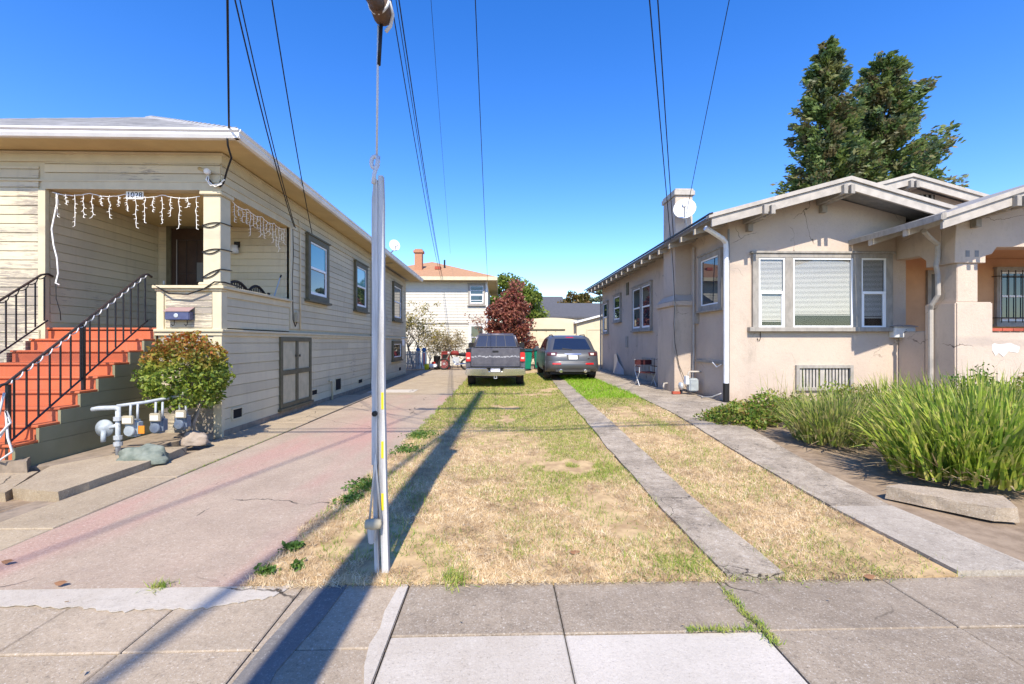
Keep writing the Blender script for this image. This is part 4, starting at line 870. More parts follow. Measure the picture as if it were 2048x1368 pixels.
MB().box(cx-.25, cx+.25, cy-.05, cy+.42, cz+.40, cz+.43).build('seat', 'chairred', g); MB().box(cx-.27, cx+.27, cy+.40, cy+.43, cz+.64, cz+.80).build('backrest', 'chairred', g)
for x in (cx-.26, cx+.26):
    MB().tube([(x,cy-.06,cz),(x,cy+.40,cz+.42),(x,cy+.42,cz+.82)], .012, 6).build('leg', 'dish', g); MB().tube([(x,cy+.42,cz),(x,cy-.05,cz+.42),(x,cy-.05,cz+.6)], .012, 6).build('leg', 'dish', g); MB().box(x-.025, x+.025, cy-.08, cy+.42, cz+.60, cz+.62).build('armrest', 'chairred', g)
MB().add([(5.2,20.4,.15),(5.05,20.0,.13),(4.95,19.4,.13),(5.22,18.8,.15),(5.23,20.5,.95),(5.2,20.0,1.0),(5.15,19.5,.7),(5.23,18.9,.35)], [(0,1,5,4),(1,2,6,5),(2,3,7,6)]).build('plastic_sheet', simple('dull_plastic', (.42,.42,.42), rough=.35), None, True, label='crumpled grey plastic sheet against the bungalow side wall', category='sheet')
# ================= VEHICLES =================
def wheel(parent, x, y, z, r, w, side):
    t = MB().lathe([(r*.62,-w/2),(r*.9,-w/2),(r*.985,-w/2+.03),(r,-w/4),(r,w/4),(r*.985,w/2-.03),(r*.9,w/2),(r*.62,w/2)], (x,y,z), 'x', 28).build('wheel', 'tyre', parent, True)
    s = .5*w*side
    MB().lathe([(r*.63,s*.2),(r*.63,s*.95),(r*.55,s*.9),(r*.5,s*.6),(r*.12,s*.7),(.01,s*.72)], (x,y,z), 'x', 20).build('rim', 'rim', t, True)
T0 = (-.15, 15.0, .0)
T = thing('pickup_truck', T0, 'dark grey pickup truck with a scraped tailgate parked on the lawn', 'truck')
tx, ty = T0[0], T0[1]
def tb(x0, x1, y0, y1, z0, z1): return MB().box(tx+x0, tx+x1, ty+y0, ty+y1, z0, z1)
m = MB()
for s in (-1, 1):
    pf = [(s*.84,.60),(s*.95,.58),(s*.99,.70),(s*1.0,.95),(s*.985,1.12),(s*.95,1.27),(s*.93,1.315),(s*.84,1.315)]
    m.prism([(tx+a, b) for a, b in pf], 'y', ty+.05, ty+2.35)
m.box(tx-.84, tx+.84, ty+2.25, ty+2.35, .6, 1.3); m.box(tx-.84, tx+.84, ty+.07, ty+2.25, .6, .68)
bed = m.build('bed', 'truck', T, bevel=.012)
tg = tb(-.81, .81, .0, .06, .70, 1.315).build('tailgate', 'truck', T, bevel=.018, seg=3)
MB().box(tx-.10, tx+.10, ty-.012, ty+.0, 1.17, 1.235).build('handle', 'black', tg, bevel=.006); tb(-.78, .78, -.008, .0, .775, .80).build('crease', 'truck', tg, bevel=.004)
for s in (-1, 1):
    a, b = sorted((s*.825, s*.985)); l = tb(a, b, -.01, .12, .86, 1.18).build('tail_light', 'taillight', T, bevel=.02, seg=2)
    tb(a+.03, b-.03, -.016, .0, .955, 1.015).build('lens', 'lamp', l)
    tb(a, b, .01, .08, 1.19, 1.30).build('bed_cap', 'black', T, bevel=.01)
# chrome bumper with a dipped centre
bp = [(-1.0,.46),(-.97,.66),(-.28,.66),(-.21,.55),(.21,.55),(.28,.66),(.97,.66),(1.0,.46),(.93,.42),(.25,.40),(-.25,.40),(-.93,.42)]
m = MB(); m.prism([(tx+a, b) for a, b in bp], 'y', ty-.17, ty-.04); bmp = m.build('bumper', 'chrome', T, bevel=.02, seg=3)
tb(-.93, .93, -.15, .02, .6605, .69).build('bumper_step', 'black', T); tb(-.27, .27, -.10, -.05, .56, .68).build('plate_recess', 'black', T)
pl = tb(-.155, .155, -.125, -.115, .545, .69).build('licence_plate', 'plate', T); text_mesh('plate_text', '8W07240', .075, 'plateblue', pl, (tx, ty-.127, .61), (1,0,0), (0,0,1))
tb(-.7, .7, -.02, .08, .34, .42).build('hitch_frame', 'black', T); m = ring('y-', ty-.12, tx-.05, tx+.05, .31, .41, .018, 0, .02); m.build('hitch_receiver', 'steel', T)
MB().tube([(tx+.45,ty+.8,.4),(tx+.55,ty+.1,.40),(tx+.85,ty-.02,.40)], .035, 10).build('exhaust_pipe', 'rust', T, True)
tb(-.45, .45, .9, 1.2, .25, .5).build('axle', 'black', T, bevel=.05)
# cab
cb = [(-.96,2.42,1.15),(.96,2.42,1.15),(.96,4.75,1.15),(-.96,4.75,1.15)]; ct = [(-.74,2.72,1.86),(.74,2.72,1.86),(.72,3.95,1.86),(-.72,3.95,1.86)]
mid = [(-.93,2.44,1.28),(.93,2.44,1.28),(.93,4.7,1.28),(-.93,4.7,1.28)]
o_ = lambda L: [(tx+a, ty+b, c) for a, b, c in L]
m = MB(); m.hexa(o_(mid), o_(ct)); m.build('cab', 'truck', T, True, bevel=.07, seg=4)
def lerp3(a, b, t): return tuple(p+(q-p)*t for p, q in zip(a, b))
def cabpt(u, v, off=.012):   # rear face: u -1..1, v 0..1
    L = lerp3(mid[0], ct[0], v); Rr = lerp3(mid[1], ct[1], v); p = lerp3(L, Rr, (u+1)/2); return (tx+p[0], ty+p[1]-off, p[2])
fr = []
us = [-.88,-.42,0,.42,.88]
m = MB()
for k in range(5):
    a = us[k]; w = .009
    m.hexa([cabpt(a-w,.10,.0),cabpt(a+w,.10,.0),cabpt(a+w,.86,.0),cabpt(a-w,.86,.0)], [cabpt(a-w,.10,.016),cabpt(a+w,.10,.016),cabpt(a+w,.86,.016),cabpt(a-w,.86,.016)])
for (v0, v1) in ((.085,.11),(.86,.885)): m.hexa([cabpt(-.9,v0,0),cabpt(.9,v0,0),cabpt(.9,v1,0),cabpt(-.9,v1,0)], [cabpt(-.9,v0,.017),cabpt(.9,v0,.017),cabpt(.9,v1,.017),cabpt(-.9,v1,.017)])
rw = m.build('rear_window', 'plastic', T)
for k in range(4):
    a, b = us[k], us[k+1]; MB().hexa([cabpt(a,.1,0),cabpt(b,.1,0),cabpt(b,.87,0),cabpt(a,.87,0)], [cabpt(a,.1,.01),cabpt(b,.1,.01),cabpt(b,.87,.01),cabpt(a,.87,.01)]).build('pane', 'carglass', rw)
for s in (-1, 1):
    q = lambda y, z, o: (tx+s*(.93-(z-1.28)*.36+o), ty+y, z)
    MB().hexa([q(2.75,1.33,-.01),q(4.35,1.33,-.01),q(3.9,1.76,-.01),q(2.9,1.76,-.01)], [q(2.75,1.33,.012),q(4.35,1.33,.012),q(3.9,1.76,.012),q(2.9,1.76,.012)]).build('side_window', 'carglass', T)
    a, b = sorted((s*.98, s*1.2)); tb(a, b, 4.25, 4.37, 1.25, 1.5).build('wing_mirror', 'black', T, bevel=.03, seg=2)
ws = MB().hexa(o_([(-.85,4.66,1.34),(.85,4.66,1.34),(.7,4.02,1.83),(-.7,4.02,1.83)]), o_([(-.85,4.70,1.36),(.85,4.70,1.36),(.7,4.05,1.85),(-.7,4.05,1.85)])).build('windscreen', 'carglass', T)
m = MB(); m.box(tx-.97, tx+.97, ty+2.38, ty+5.55, .5, 1.27); m.build('front_body', 'truck', T, bevel=.08, seg=3); tb(-.75, .75, 4.7, 5.5, 1.2, 1.34).build('bonnet', 'truck', T, bevel=.06, seg=3)
tb(-.9, .9, 5.5, 5.68, .45, .68).build('front_bumper', 'chrome', T, bevel=.03); tb(-.6, .6, 5.53, 5.58, .72, 1.12).build('grille', 'chrome', T)
for s in (-1, 1):
    for y in (1.05, 4.6): wheel(T, tx+s*.85, ty+y, .375, .375, .26, s)
    a, b = sorted((s*.93, s*1.03)); 
    MB().tube([(tx+s*.985, ty+1.05+.5*math.cos(k*math.pi/10), .40+.5*math.sin(k*math.pi/10)) for k in range(11)], .045, 8).build('wheel_arch', 'truck', T, True)
# ---- SUV: surface from a side profile
gs = g1(2.6,16.5)+.03
V0_ = (2.62, 16.0, gs)
U = thing('estate_car', V0_, 'grey sport utility car with twin exhausts parked beside the bungalow', 'car')
BEL = 1.03
prof = [(.22,.30),(.06,.36),(.0,.50),(.0,.62),(.05,.68),(.045,.72),(.09,.86),(.13,.97),(.26,1.05),(.42,1.20),(.62,1.38),(.80,1.50),(.98,1.575),(1.35,1.625),(2.0,1.64),(2.6,1.60),(3.0,1.5),(3.45,1.25),(3.75,1.06),(4.2,.99),(4.6,.88),(4.78,.72),(4.8,.5),(4.7,.32)]
xs = [0,.35,.58,.68,.75,.81,.86,.90,.935,.955,.96]
gx = [1,1,.985,.955,.88,.70,.42,.15,.0,-.0,-.0]
def Gx(x): return float(np.interp(abs(x), xs, gx))
def rearoff(x): return float(np.interp(abs(x), [0,.5,.7,.82,.9,.955], [0,.015,.05,.11,.20,.34]))
def Spt(x, y, z, off=0):
    zz = BEL+(z-BEL)*Gx(x) if z > BEL else z
    yy = y
    k = max(0, 1-y/1.4) if z <= BEL+.02 else max(0, 1-y/1.8)
    yy += rearoff(x)*k; yy -= rearoff(x)*max(0, (y-3.6)/1.2)
    if z < .5: pass
    return (V0_[0]+x, V0_[1]+yy-off, V0_[2]+zz)
X = sorted(set([-x for x in xs]+xs))
P = [[Spt(x, y, z) for x in X] for (y, z) in prof]
m = MB(); m.grid(P)
for s in (0, -1):     # close the sides
    e = [r[s] for r in P]; sg = 1 if s == -1 else -1; m.grid([e, [(p[0]+sg*.012, p[1], V0_[2]+.30+(p[2]-V0_[2]-.30)*.7) for p in e], [(p[0]+sg*.004, p[1], V0_[2]+.30+(p[2]-V0_[2]-.30)*.35) for p in e], [(p[0]-sg*.03, p[1], V0_[2]+.30) for p in e]])
m.add([P[0][0],P[0][-1],P[-1][-1],P[-1][0]], [(0,1,2,3)])
body = m.build('body', 'suv', U, True)
def yrear(z): return float(np.interp(z, [p[1] for p in prof[1:14]], [p[0] for p in prof[1:14]]))
def patchS(name, mat, xf, z0, z1, off, nx=10, nz=6, parent=U):
    """surface patch; xf(z)->(xa,xb)"""
    rows = []
    for j in range(nz+1):
        z = z0+(z1-z0)*j/nz; a, b = xf(z); rows.append([Spt(a+(b-a)*i/nx, yrear(z), z, off) for i in range(nx+1)])
    m = MB(); m.grid(rows); bk = [[(p[0], p[1]+off+.01, p[2]-.003) for p in r] for r in rows]
    m.grid([bk[0], rows[0]]); m.grid([rows[-1], bk[-1]]); m.grid([[r[0] for r in rows], [r[0] for r in bk]]); m.grid([[r[-1] for r in bk], [r[-1] for r in rows]])
    return m.build(name, mat, parent, True)
patchS('rear_window', 'carglass', lambda z: (-.70+.22*max(0,(z-1.1))/.4*.6, .70-.22*max(0,(z-1.1))/.4*.6), 1.10, 1.50, .012, 12, 8)
patchS('brake_light', 'taillight', lambda z: (-.14, .14), 1.53, 1.565, .014, 6, 2)
patchS('hatch_strip', 'chrome', lambda z: (-.30, .30), .925, .955, .02, 8, 2)
patchS('plate_recess', 'plastic', lambda z: (-.23+.1*(.93-z), .23-.1*(.93-z)), .735, .92, .008, 8, 3)
pp = patchS('licence_plate', 'plate', lambda z: (-.155, .155), .755, .90, .022, 4, 2)
patchS('bumper_crease', 'suv', lambda z: (-.84, .84), .66, .70, .02, 14, 3)
patchS('lower_valance', 'plastic', lambda z: (-.62, .62), .31, .40, .012, 12, 3)
for s in (-1, 1):
    tl = patchS('tail_light', simple('tail_light_smoked', (.09,.02,.02), rough=.1, spec=.8, coat=.6), lambda z: tuple(sorted((s*(.56+.25*(.98-z)), s*.91))), .88, 1.0, .012, 8, 3)
    patchS('lens', 'lamp', lambda z: tuple(sorted((s*.64, s*.77))), .905, .975, .02, 4, 2, tl)
    patchS('reflector', 'taillight', lambda z: tuple(sorted((s*.44, s*.74))), .565, .625, .014, 6, 2)
    patchS('badge', 'chrome', lambda z: (.52, .62), .765, .79, .012, 2, 2) if s > 0 else None
    ex = MB().lathe([(.052,-.06),(.062,-.06),(.062,.12),(.052,.12),(.045,.0),(.045,-.05)], (V0_[0]+s*.44, V0_[1]+.06, V0_[2]+.335), 'y', 18).build('exhaust', 'chrome', U, True)
    MB().cyl((V0_[0]+s*.44,V0_[1]+.01,V0_[2]+.335),(V0_[0]+s*.44,V0_[1]+.02,V0_[2]+.335), .05, 16).build('bore', 'dark', ex)
    for y in (.95, 3.85): wheel(U, V0_[0]+s*.83, V0_[1]+y, V0_[2]+.36, .36, .25, s)
    MB().tube([(V0_[0]+s*.965-s*.02, V0_[1]+.95+.43*math.cos(k*math.pi/10), V0_[2]+.37+.43*math.sin(k*math.pi/10)) for k in range(11)], .03, 7).build('wheel_arch', 'suv', U, True)
    MB().tube([Spt(s*.60, 1.05, 1.59)]+[tuple(np.array(Spt(s*.62, 1.1+.15*k, 1.615))+np.array((0,0,.05))) for k in range(1, 8)]+[Spt(s*.60, 2.4, 1.61)], .018, 6).build('roof_rail', 'black', U, True)
    # side windows follow the tumblehome
    rows = []
    for v in (0, .33, .66, 1):
        x = .91-.13*v; row = []
        for k in range(9):
            y = (.75+.45*v)+(3.45-.7*v-.75-.45*v)*k/8
            zr = float(np.interp(y, [p[0] for p in prof[7:20]], [p[1] for p in prof[7:20]])); row.append(tuple(np.array(Spt(s*x, y, max(zr, 1.05)))+np.array((s*.012, 0, .004))))
        rows.append(row)
    MB().grid(rows).build('side_window', 'carglass', U, True)
    MB().box(V0_[0]+min(s*.97,s*1.14), V0_[0]+max(s*.97,s*1.14), V0_[1]+2.95, V0_[1]+3.1, V0_[2]+1.02, V0_[2]+1.2).build('wing_mirror', 'suv', U, bevel=.03, seg=3)
    MB().box(V0_[0]+min(s*.7,s*.93), V0_[0]+max(s*.7,s*.93), V0_[1]+.6, V0_[1]+.63, V0_[2]+.16, V0_[2]+.5).build('mud_flap', 'black', U)
MB().tube([Spt(.0,yrear(1.09),1.09,.03), Spt(-.36,yrear(1.14),1.14,.03)], .012, 6).build('wiper', 'black', U)
MB().box(V0_[0]-.8, V0_[0]+.8, V0_[1]+.3, V0_[1]+4.5, V0_[2]+.2, V0_[2]+.34).build('underbody', 'black', U)
# ================= POLE, GUY GUARD, WIRES =================
PXp, PYp = -1.08, -1.1
G = thing('utility_pole', (PXp, PYp, -.05), 'tall wooden utility pole at the kerb with a pipe strut reaching over the lawn', 'utility pole')
MB().tube([(PXp,PYp,-.05),(PXp,PYp,6),(PXp,PYp,16.6)], [.17,.15,.11], 16).build('shaft', 'pole', G, True)
for z in (12.4, 15.6): MB().box(PXp-1.2, PXp+1.2, PYp+.1, PYp+.2, z-.06, z+.06).build('crossarm', 'pole', G)
for z in (12.4, 15.6):
    for x in (-1.1, -.5, .5, 1.1): MB().lathe([(.02,0),(.05,.02),(.05,.06),(.03,.1),(.04,.14),(.0,.16)], (PXp+x, PYp+.15, z+.06), 'z', 8).build('insulator', 'steel', G)
gx_, gy_ = -.80, 2.98
MB().tube([(PXp,PYp+.1,2.65),(gx_+.03,gy_-.05,3.68)], .048, 14).build('strut', 'rust', G, True)
cap = MB(); cap.lathe([(.052,-.10),(.062,-.09),(.062,.03),(.05,.05),(.0,.055)], (gx_+.03, gy_-.02, 3.665), 'y', 14); cap.build('strut_cap', 'rust', G, True)
rg = MB(); rg.tube([(gx_+.03+.064*math.cos(a*.5236), gy_-.10+.012*math.sin(a), 3.675+.064*math.sin(a*.5236)) for a in range(13)], .009, 6)
rg.tube([(gx_+.09,gy_-.08,3.7),(gx_+.10,gy_-.02,3.66),(gx_+.08,gy_,3.6),(gx_+.05,gy_,3.56)], .012, 6); rg.build('binding', 'rope', G, True)
MB().tube([(gx_+.0,gy_-.0,3.6),(gx_-.004,gy_,3.3),(gx_-.01,gy_,2.74)], .0075, 7).build('guy_wire', 'rope', None, True, label='pale steel guy wire dropping straight from the strut to the wooden guard', category='wire')
MB().tube([(gx_+.02,gy_,3.62),(gx_+.004,gy_-.0,3.34)], .012, 7).build('wire_grip', 'black', None, True, label='dark grip sleeve at the top of the guy wire', category='wire grip')
Gd = thing('guy_guard', (gx_, gy_, 0), 'weathered grey wooden guy wire guard standing at the edge of the lawn', 'guy guard')
def plank(x0, x1, y0, y1, z0, z1, dx0=0, top=0, name='plank'):
    N = 14; m = MB(); rows = []
    rr = random.Random(int(x0*1000)+5)
    for i in range(N+1):
        t = i/N; z = z0+(z1-z0)*t; e = dx0*(1-t)**3; j = rr.uniform(-.0018,.0018); tp = max(0, (t-.93)/.07)*top
        rows.append([(x0+e+j+tp, y0, z), (x1+e+j-tp*.3, y0, z), (x1+e+j-tp*.3, y1, z), (x0+e+j+tp, y1, z), (x0+e+j+tp, y0, z)])
    m.grid(rows); m.add(rows[0][:4], [(0,1,2,3)]); m.add(rows[-1][:4], [(0,1,2,3)]); return m.build(name, 'oldwood', Gd)
plank(gx_-.034, gx_+.002, gy_-.03, gy_+.02, .72, 2.58, 0, .012); plank(gx_-.006, gx_+.038, gy_-.016, gy_+.028, .0, 2.61, .035, .012)
plank(gx_-.032, gx_-.004, gy_-.006, gy_+.03, .0, .74, .012, 0)
for z in (1.08, .76, .42): 
    MB().box(gx_+.024, gx_+.0395, gy_-.0185, gy_-.0162, z, z+.11).build('yellow_band', 'yellow', Gd)
MB().tube([(gx_-.045,gy_-.045,.36),(gx_-.01,gy_-.05,.70),(gx_-.005,gy_-.045,.8),(gx_+.0,gy_-.05,.7),(gx_+.03,gy_-.045,.36)], .007, 6).build('cable_loop', 'steel', Gd, True)
MB().lathe([(.0,-.05),(.03,-.045),(.036,.0),(.03,.05),(.0,.055)], (gx_-.02, gy_-.055, .345), 'x', 12).build('clamp_top', 'strap', Gd, True); MB().hexa([(gx_-.055,gy_-.075,.335),(gx_+.005,gy_-.075,.335),(gx_+.005,gy_-.035,.335),(gx_-.055,gy_-.035,.335)], [(gx_-.045,gy_-.07,.22),(gx_-.012,gy_-.07,.22),(gx_-.012,gy_-.04,.22),(gx_-.045,gy_-.04,.22)]).build('anchor_clamp', 'oldwood', Gd, bevel=.006)
MB().lathe([(.018,0),(.018,-.018),(.009,-.02),(.009,-.04),(.0,-.04)], (gx_-.012, gy_-.03, 1.055), 'y', 10).build('bolt', 'black', Gd)
m = MB(); m.tube([(gx_-.022+.022*math.cos(a*.5), gy_, 2.70+.04*math.sin(a*.5)) for a in range(13)], .014, 7); m.tube([(gx_-.0,gy_,2.74),(gx_-.005,gy_-.01,2.68),(gx_-.02,gy_-.025,2.61),(gx_-.022,gy_-.035,2.55)], .014, 7); m.build('top_eye', 'rope', Gd, True)
def wirep(a, b, sag, r, label, cat='wire', group=None, name='overhead_wire', mat='wire', n=24):
    a = Vector(a); b = Vector(b); pts = []
    for i in range(n+1):
        t = i/n; p = a.lerp(b, t); p.z -= sag*4*t*(1-t); pts.append(p)
    return MB().tube(pts, r*(.78 if name == 'overhead_wire' else 1), 6).build(name, mat, None, True, label=label, category=cat, **({'group': group} if group else {}))
GW = 'overhead wires'
wirep((.45,PYp+.2,9.5), (-3.98,6.72,4.62), .35, .017, 'thick black service drop ending at the front roof corner of the cream house', group=GW)
wirep((PXp-.1,PYp,10.0), (LX+.06,9.72,3.98), .95, .012, 'left wire of the pair running to the porch side wall of the cream house', group=GW)
wirep((PXp-.05,PYp,10.1), (LX+.06,9.78,3.97), .88, .010, 'right wire of the pair running to the porch side wall of the cream house', group=GW)
wirep((-.75,PYp,10.1), (LX+.08,10.6,4.02), .75, .011, 'single wire running to the cream house wall above the first window', group=GW)
wirep((PXp-.02,PYp,9.2), (-3.85,29.6,5.6), .75, .013, 'leftmost of three wires running back to the far white house', group=GW)
wirep((PXp+.04,PYp,9.3), (-3.8,29.6,5.75), .65, .010, 'middle of three wires running back to the far white house', group=GW)
wirep((PXp+.1,PYp,9.4), (-3.75,29.6,5.7), .75, .015, 'rightmost of three wires running back to the far white house', group=GW)
wirep((-.45,PYp,9.4), (-3.4,31,7.6), .5, .006, 'thin wire slanting across the blue sky towards the far chimney', group=GW)
wirep((-.3,PYp,9.5), (-.8,29.3,5.5), .5, .012, 'lone wire falling vertically over the pickup to the far white house', group=GW)
wirep((PXp,PYp,9.0), (4.62,12.05,4.2), .15, .012, 'left wire of the pair dropping to the bungalow eaves by the chimney', group=GW)
wirep((PXp+.15,PYp,9.0), (4.72,12.1,4.25), .13, .012, 'right wire of the pair dropping to the bungalow eaves by the chimney', group=GW)
wirep((1.35,PYp,9.9), (5.12,12.4,4.75), -.1, .009, 'single wire reaching the bungalow roof behind the satellite dish', group=GW)
# street cables (behind the camera; they cast the cross shadows)
for k, (y, z, r) in enumerate(((PYp+.2,9.75,.035),(PYp+.15,10.1,.02),(PYp+.2,12.55,.012),(PYp+.2,15.75,.012))):
    wirep((-38,y,z+.3), (38,y,z+.25), .5, r, ['thick communication cable strung along the kerb','thin communication cable above the thick kerbside cable','lower power line along the kerb on the lower crossarm','upper power line along the kerb on the upper crossarm'][k], 'wire', 'street cables', 'street_cable', n=20)
wirep((PXp,PYp,10.8), (-3.4,-14,8.6), .2, .045, 'thick cable bundle crossing the street from the pole', group='street cables', name='street_cable')
wirep((PXp-.9,PYp,12.5), (-5.5,-14,11.5), .2, .02, 'thin cable crossing the street left of the thick bundle', group='street cables', name='street_cable')
# ================= BACK BUILDINGS =================
BY = 29.8
Bh = thing('rear_house', (-4.5, BY, 0), 'white two-storey clapboard house with an orange roof at the end of the drive', 'house')
MB().box(-9.5, -.85, BY, BY+9, -.1, 5.55).build('wall', 'backwall', Bh)
V = []
def lapmesh(x0, x1, y, z0, z1, h):
    z = z0; out = []
    while z < z1: out.append([(x0,y-.025,z),(x1,y-.025,z),(x1,y-.004,z+h),(x0,y-.004,z+h)]); out.append([(x0,y,z),(x1,y,z),(x1,y-.025,z),(x0,y-.025,z)]); z += h
    return out
npmesh('siding', np.array(lapmesh(-9.5,-.87,BY,.1,5.45,.19)), 4, 'backwall', Bh, kind='stuff')
MB().box(-9.5, -.8, BY-.06, BY, 2.72, 2.80).build('belt_course', 'grey', Bh)
MB().box(-.95, -.82, BY-.03, BY+.02, 0, 5.5).build('corner_board', 'white', Bh)
m = MB(); m.box(-10.1, -.25, BY-.6, BY+9.5, 5.55, 5.62); m.build('soffit', 'soffit', Bh)
m = MB(); m.box(-10.1, -.25, BY-.68, BY-.6, 5.52, 5.75); m.box(-.25, -.17, BY-.68, BY+9.5, 5.52, 5.75); m.build('gutter', 'creamtrim', Bh)
e = [(-10.1,BY-.65,5.75),(-.2,BY-.65,5.75),(-.2,BY+9.5,5.75),(-10.1,BY+9.5,5.75),(-5.1,BY+4.2,7.55),(-5.1,BY+4.8,7.55)]
rb = MB().add(e, [(0,1,4),(1,2,5,4),(2,3,5),(3,0,4,5)]).build('roof', 'orangeroof', Bh)
c = MB(); c.box(-5.85,-5.35,BY+1.2,BY+1.7,5.8,7.9); c.box(-5.93,-5.27,BY+1.12,BY+1.78,7.65,7.8); c.build('chimney', simple('old_brick', (.45,.22,.13), (.35,.17,.1), 14, .9, bump=.4), rb)
MB().cyl((-3.9,BY+2,6.4),(-3.9,BY+2,7.3), .06, 8).build('vent_pipe', 'black', rb); MB().box(-4.5,-4.1,BY+1.4,BY+1.8,6.55,6.75).build('roof_vent', 'brick', rb)
window(Bh, 'y-', BY, -2.1, -.98, 3.95, 5.35, .12, 'grey', True, ('glass','glass'), base=.026); window(Bh, 'y-', BY, -2.05, -.98, .95, 2.7, .12, 'white', True, ('glass','glass'), base=.026)
for k in range(3): MB().box(-1.95,-1.13,BY-.075,BY-.07,4.25+k*.32,4.28+k*.32).build('muntin', 'vinyl', Bh)
# garages
Ga = thing('flat_garage', (3.2, 29, .1), 'tan flat-roofed garage with a curved parapet behind the bins', 'garage')
m = MB(); pts = [(1.6,0),(1.6,2.95)]+[(1.6+3.4*i/10, 2.95+.14*math.sin(math.pi*i/10)) for i in range(1, 10)]+[(5.0,2.9),(5.0,0)]; m.prism(pts, 'y', 29.0, 34); gw = m.build('wall', 'tan', Ga)
MB().box(1.6, 4.2, 28.9, 29.0, 2.28, 2.36).build('door_track', 'trim', Ga); 
for k in range(4): d_ = MB().box(1.75+k*.62, 2.34+k*.62, 28.95, 28.999, .1, 2.26).build('door_panel', 'tan', Ga, bevel=.01); MB().box(1.9+k*.62, 2.2+k*.62, 28.94, 28.95, 1.55, 1.75).build('panel_light', 'creamtrim', d_)
MB().cyl((2.0,28.9,2.4),(2.0,28.9,3.0), .06, 8).build('flue', 'grey', Ga)
Gb = thing('gabled_garage', (7, 28.6, .1), 'cream gabled garage with white bargeboards behind the grey car', 'garage')
MB().prism([(4.9,0),(4.9,2.72),(7.3,3.35),(9.7,2.72),(9.7,0)], 'y', 28.6, 35).build('wall', 'tan', Gb)
for (a, b, c_, d_) in ((4.75,2.70,7.3,3.37),(7.3,3.37,9.9,2.70)): MB().hexa([(a,28.4,b),(c_,28.4,d_),(c_,35,d_),(a,35,b)], [(a,28.4,b+.12),(c_,28.4,d_+.12),(c_,35,d_+.12),(a,35,b+.12)]).build('roof', 'white', Gb)
gd = ring('y-', 28.6, 5.5, 8.3, .05, 2.35, .08, 0, .04).build('garage_door', 'creamtrim', Gb)
for k in range(2): MB().box(5.58+k*1.33, 6.88+k*1.33, 28.575, 28.599, .06, 2.27).build('door_leaf', 'tan', gd)
MB().box(6.9,7.05,28.55,28.575,1.1,1.35).build('hasp', 'black', gd)
def grhouse(x0, x1, y0, y1, ze, zr, label, wallmat='white'):
    g = thing('grey_roofed_house', ((x0+x1)/2, y0, 0), label, 'house'); ym = (y0+y1)/2
    MB().box(x0+.4, x1-.4, y0+.4, y1-.4, 0, ze).build('wall', wallmat, g)
    MB().add([(x0,y0,ze),(x1,y0,ze),(x1,y1,ze),(x0,y1,ze),(x0+.3,ym,zr),(x1-.3,ym,zr),(x0,y0,ze-.15),(x1,y0,ze-.15)], [(0,1,5,4),(1,2,5),(2,3,4,5),(3,0,4),(6,7,1,0)]).build('roof', 'greyroof', g)
    window(g, 'y-', y0+.4, x0+1.5, x0+2.7, ze-1.6, ze-.3, .1, 'grey')
grhouse(3.4, 12.5, 42, 52, 3.9, 5.6, 'low house with a wide dark grey roof behind the garages', 'white')
grhouse(4.6, 9.6, 62, 72, 6.2, 8.3, 'distant house with a steep grey roof above the lower grey roof', 'creamtrim')
# ================= REAR YARD THINGS =================
def bin_(x, y, z, label, w=.3, rot=0):
    g = thing('wheelie_bin', (x, y, z), label, 'bin', 'green wheelie bins')
    MB().hexa([(x-w*.8,y-w*.8,z+.06),(x+w*.8,y-w*.8,z+.06),(x+w*.8,y+w*.8,z+.06),(x-w*.8,y+w*.8,z+.06)], [(x-w,y-w,z+.98),(x+w,y-w,z+.98),(x+w,y+w,z+.98),(x-w,y+w,z+.98)]).build('body', 'bin', g, bevel=.04, seg=2)
    m = MB(); rows = []
    for i in range(7):
        t = i/6; rows.append([(x-w-.02, y-w-.03+(2*w+.06)*t, z+.99+.12*math.sin(math.pi*t)), (x+w+.02, y-w-.03+(2*w+.06)*t, z+.99+.12*math.sin(math.pi*t))])
    m.grid(rows); m.add([r[0] for r in rows], [tuple(range(7))]); m.add([r[1] for r in rows], [tuple(range(7))]); m.add([rows[0][0],rows[0][1],rows[-1][1],rows[-1][0]], [(0,1,2,3)]); m.build('lid', 'bindark', g)
    for s in (-1, 1): MB().lathe([(.02,-.03),(.1,-.03),(.1,.03),(.02,.03)], (x+s*w*.8, y+w*.8, z+.1), 'x', 12).build('wheel', 'tyre', g)
bin_(1.28, 23.2, .06, 'green wheelie bin just right of the pickup, partly shaded by the red tree', .36)
bin_(2.12, 23.6, .09, 'green wheelie bin half hidden behind the grey car', .34)
# motorbike
g = thing('motorbike', (-2.75, 24.6, 0), 'dark motorbike leaning in front of the dry shrub', 'motorbike')
bx, by = -3.0, 24.6
for x, r in ((bx-.05, .32), (bx+1.15, .31)):
    w_ = MB(); w_.tube([(x+(r-.04)*math.cos(a*math.pi/12), by, r+(r-.04)*math.sin(a*math.pi/12)) for a in range(25)], .05, 8); w_ = w_.build('wheel', 'tyre', g, True)
    sp = MB(); [sp.tube([(x,by,r),(x+(r-.06)*math.cos(a*math.pi/6),by,r+(r-.06)*math.sin(a*math.pi/6))], .006, 4) for a in range(12)]; sp.cyl((x,by-.06,r),(x,by+.06,r), .04, 8); sp.build('spokes', 'steel', w_)
MB().tube([(bx-.05,by,.32),(bx+.28,by,.95),(bx+.32,by,1.02)], .025, 8).build('fork', 'chrome', g); MB().tube([(bx+.25,by-.36,1.08),(bx+.32,by-.15,1.04),(bx+.32,by+.15,1.04),(bx+.25,by+.36,1.08)], .014, 6).build('handlebar', 'black', g)
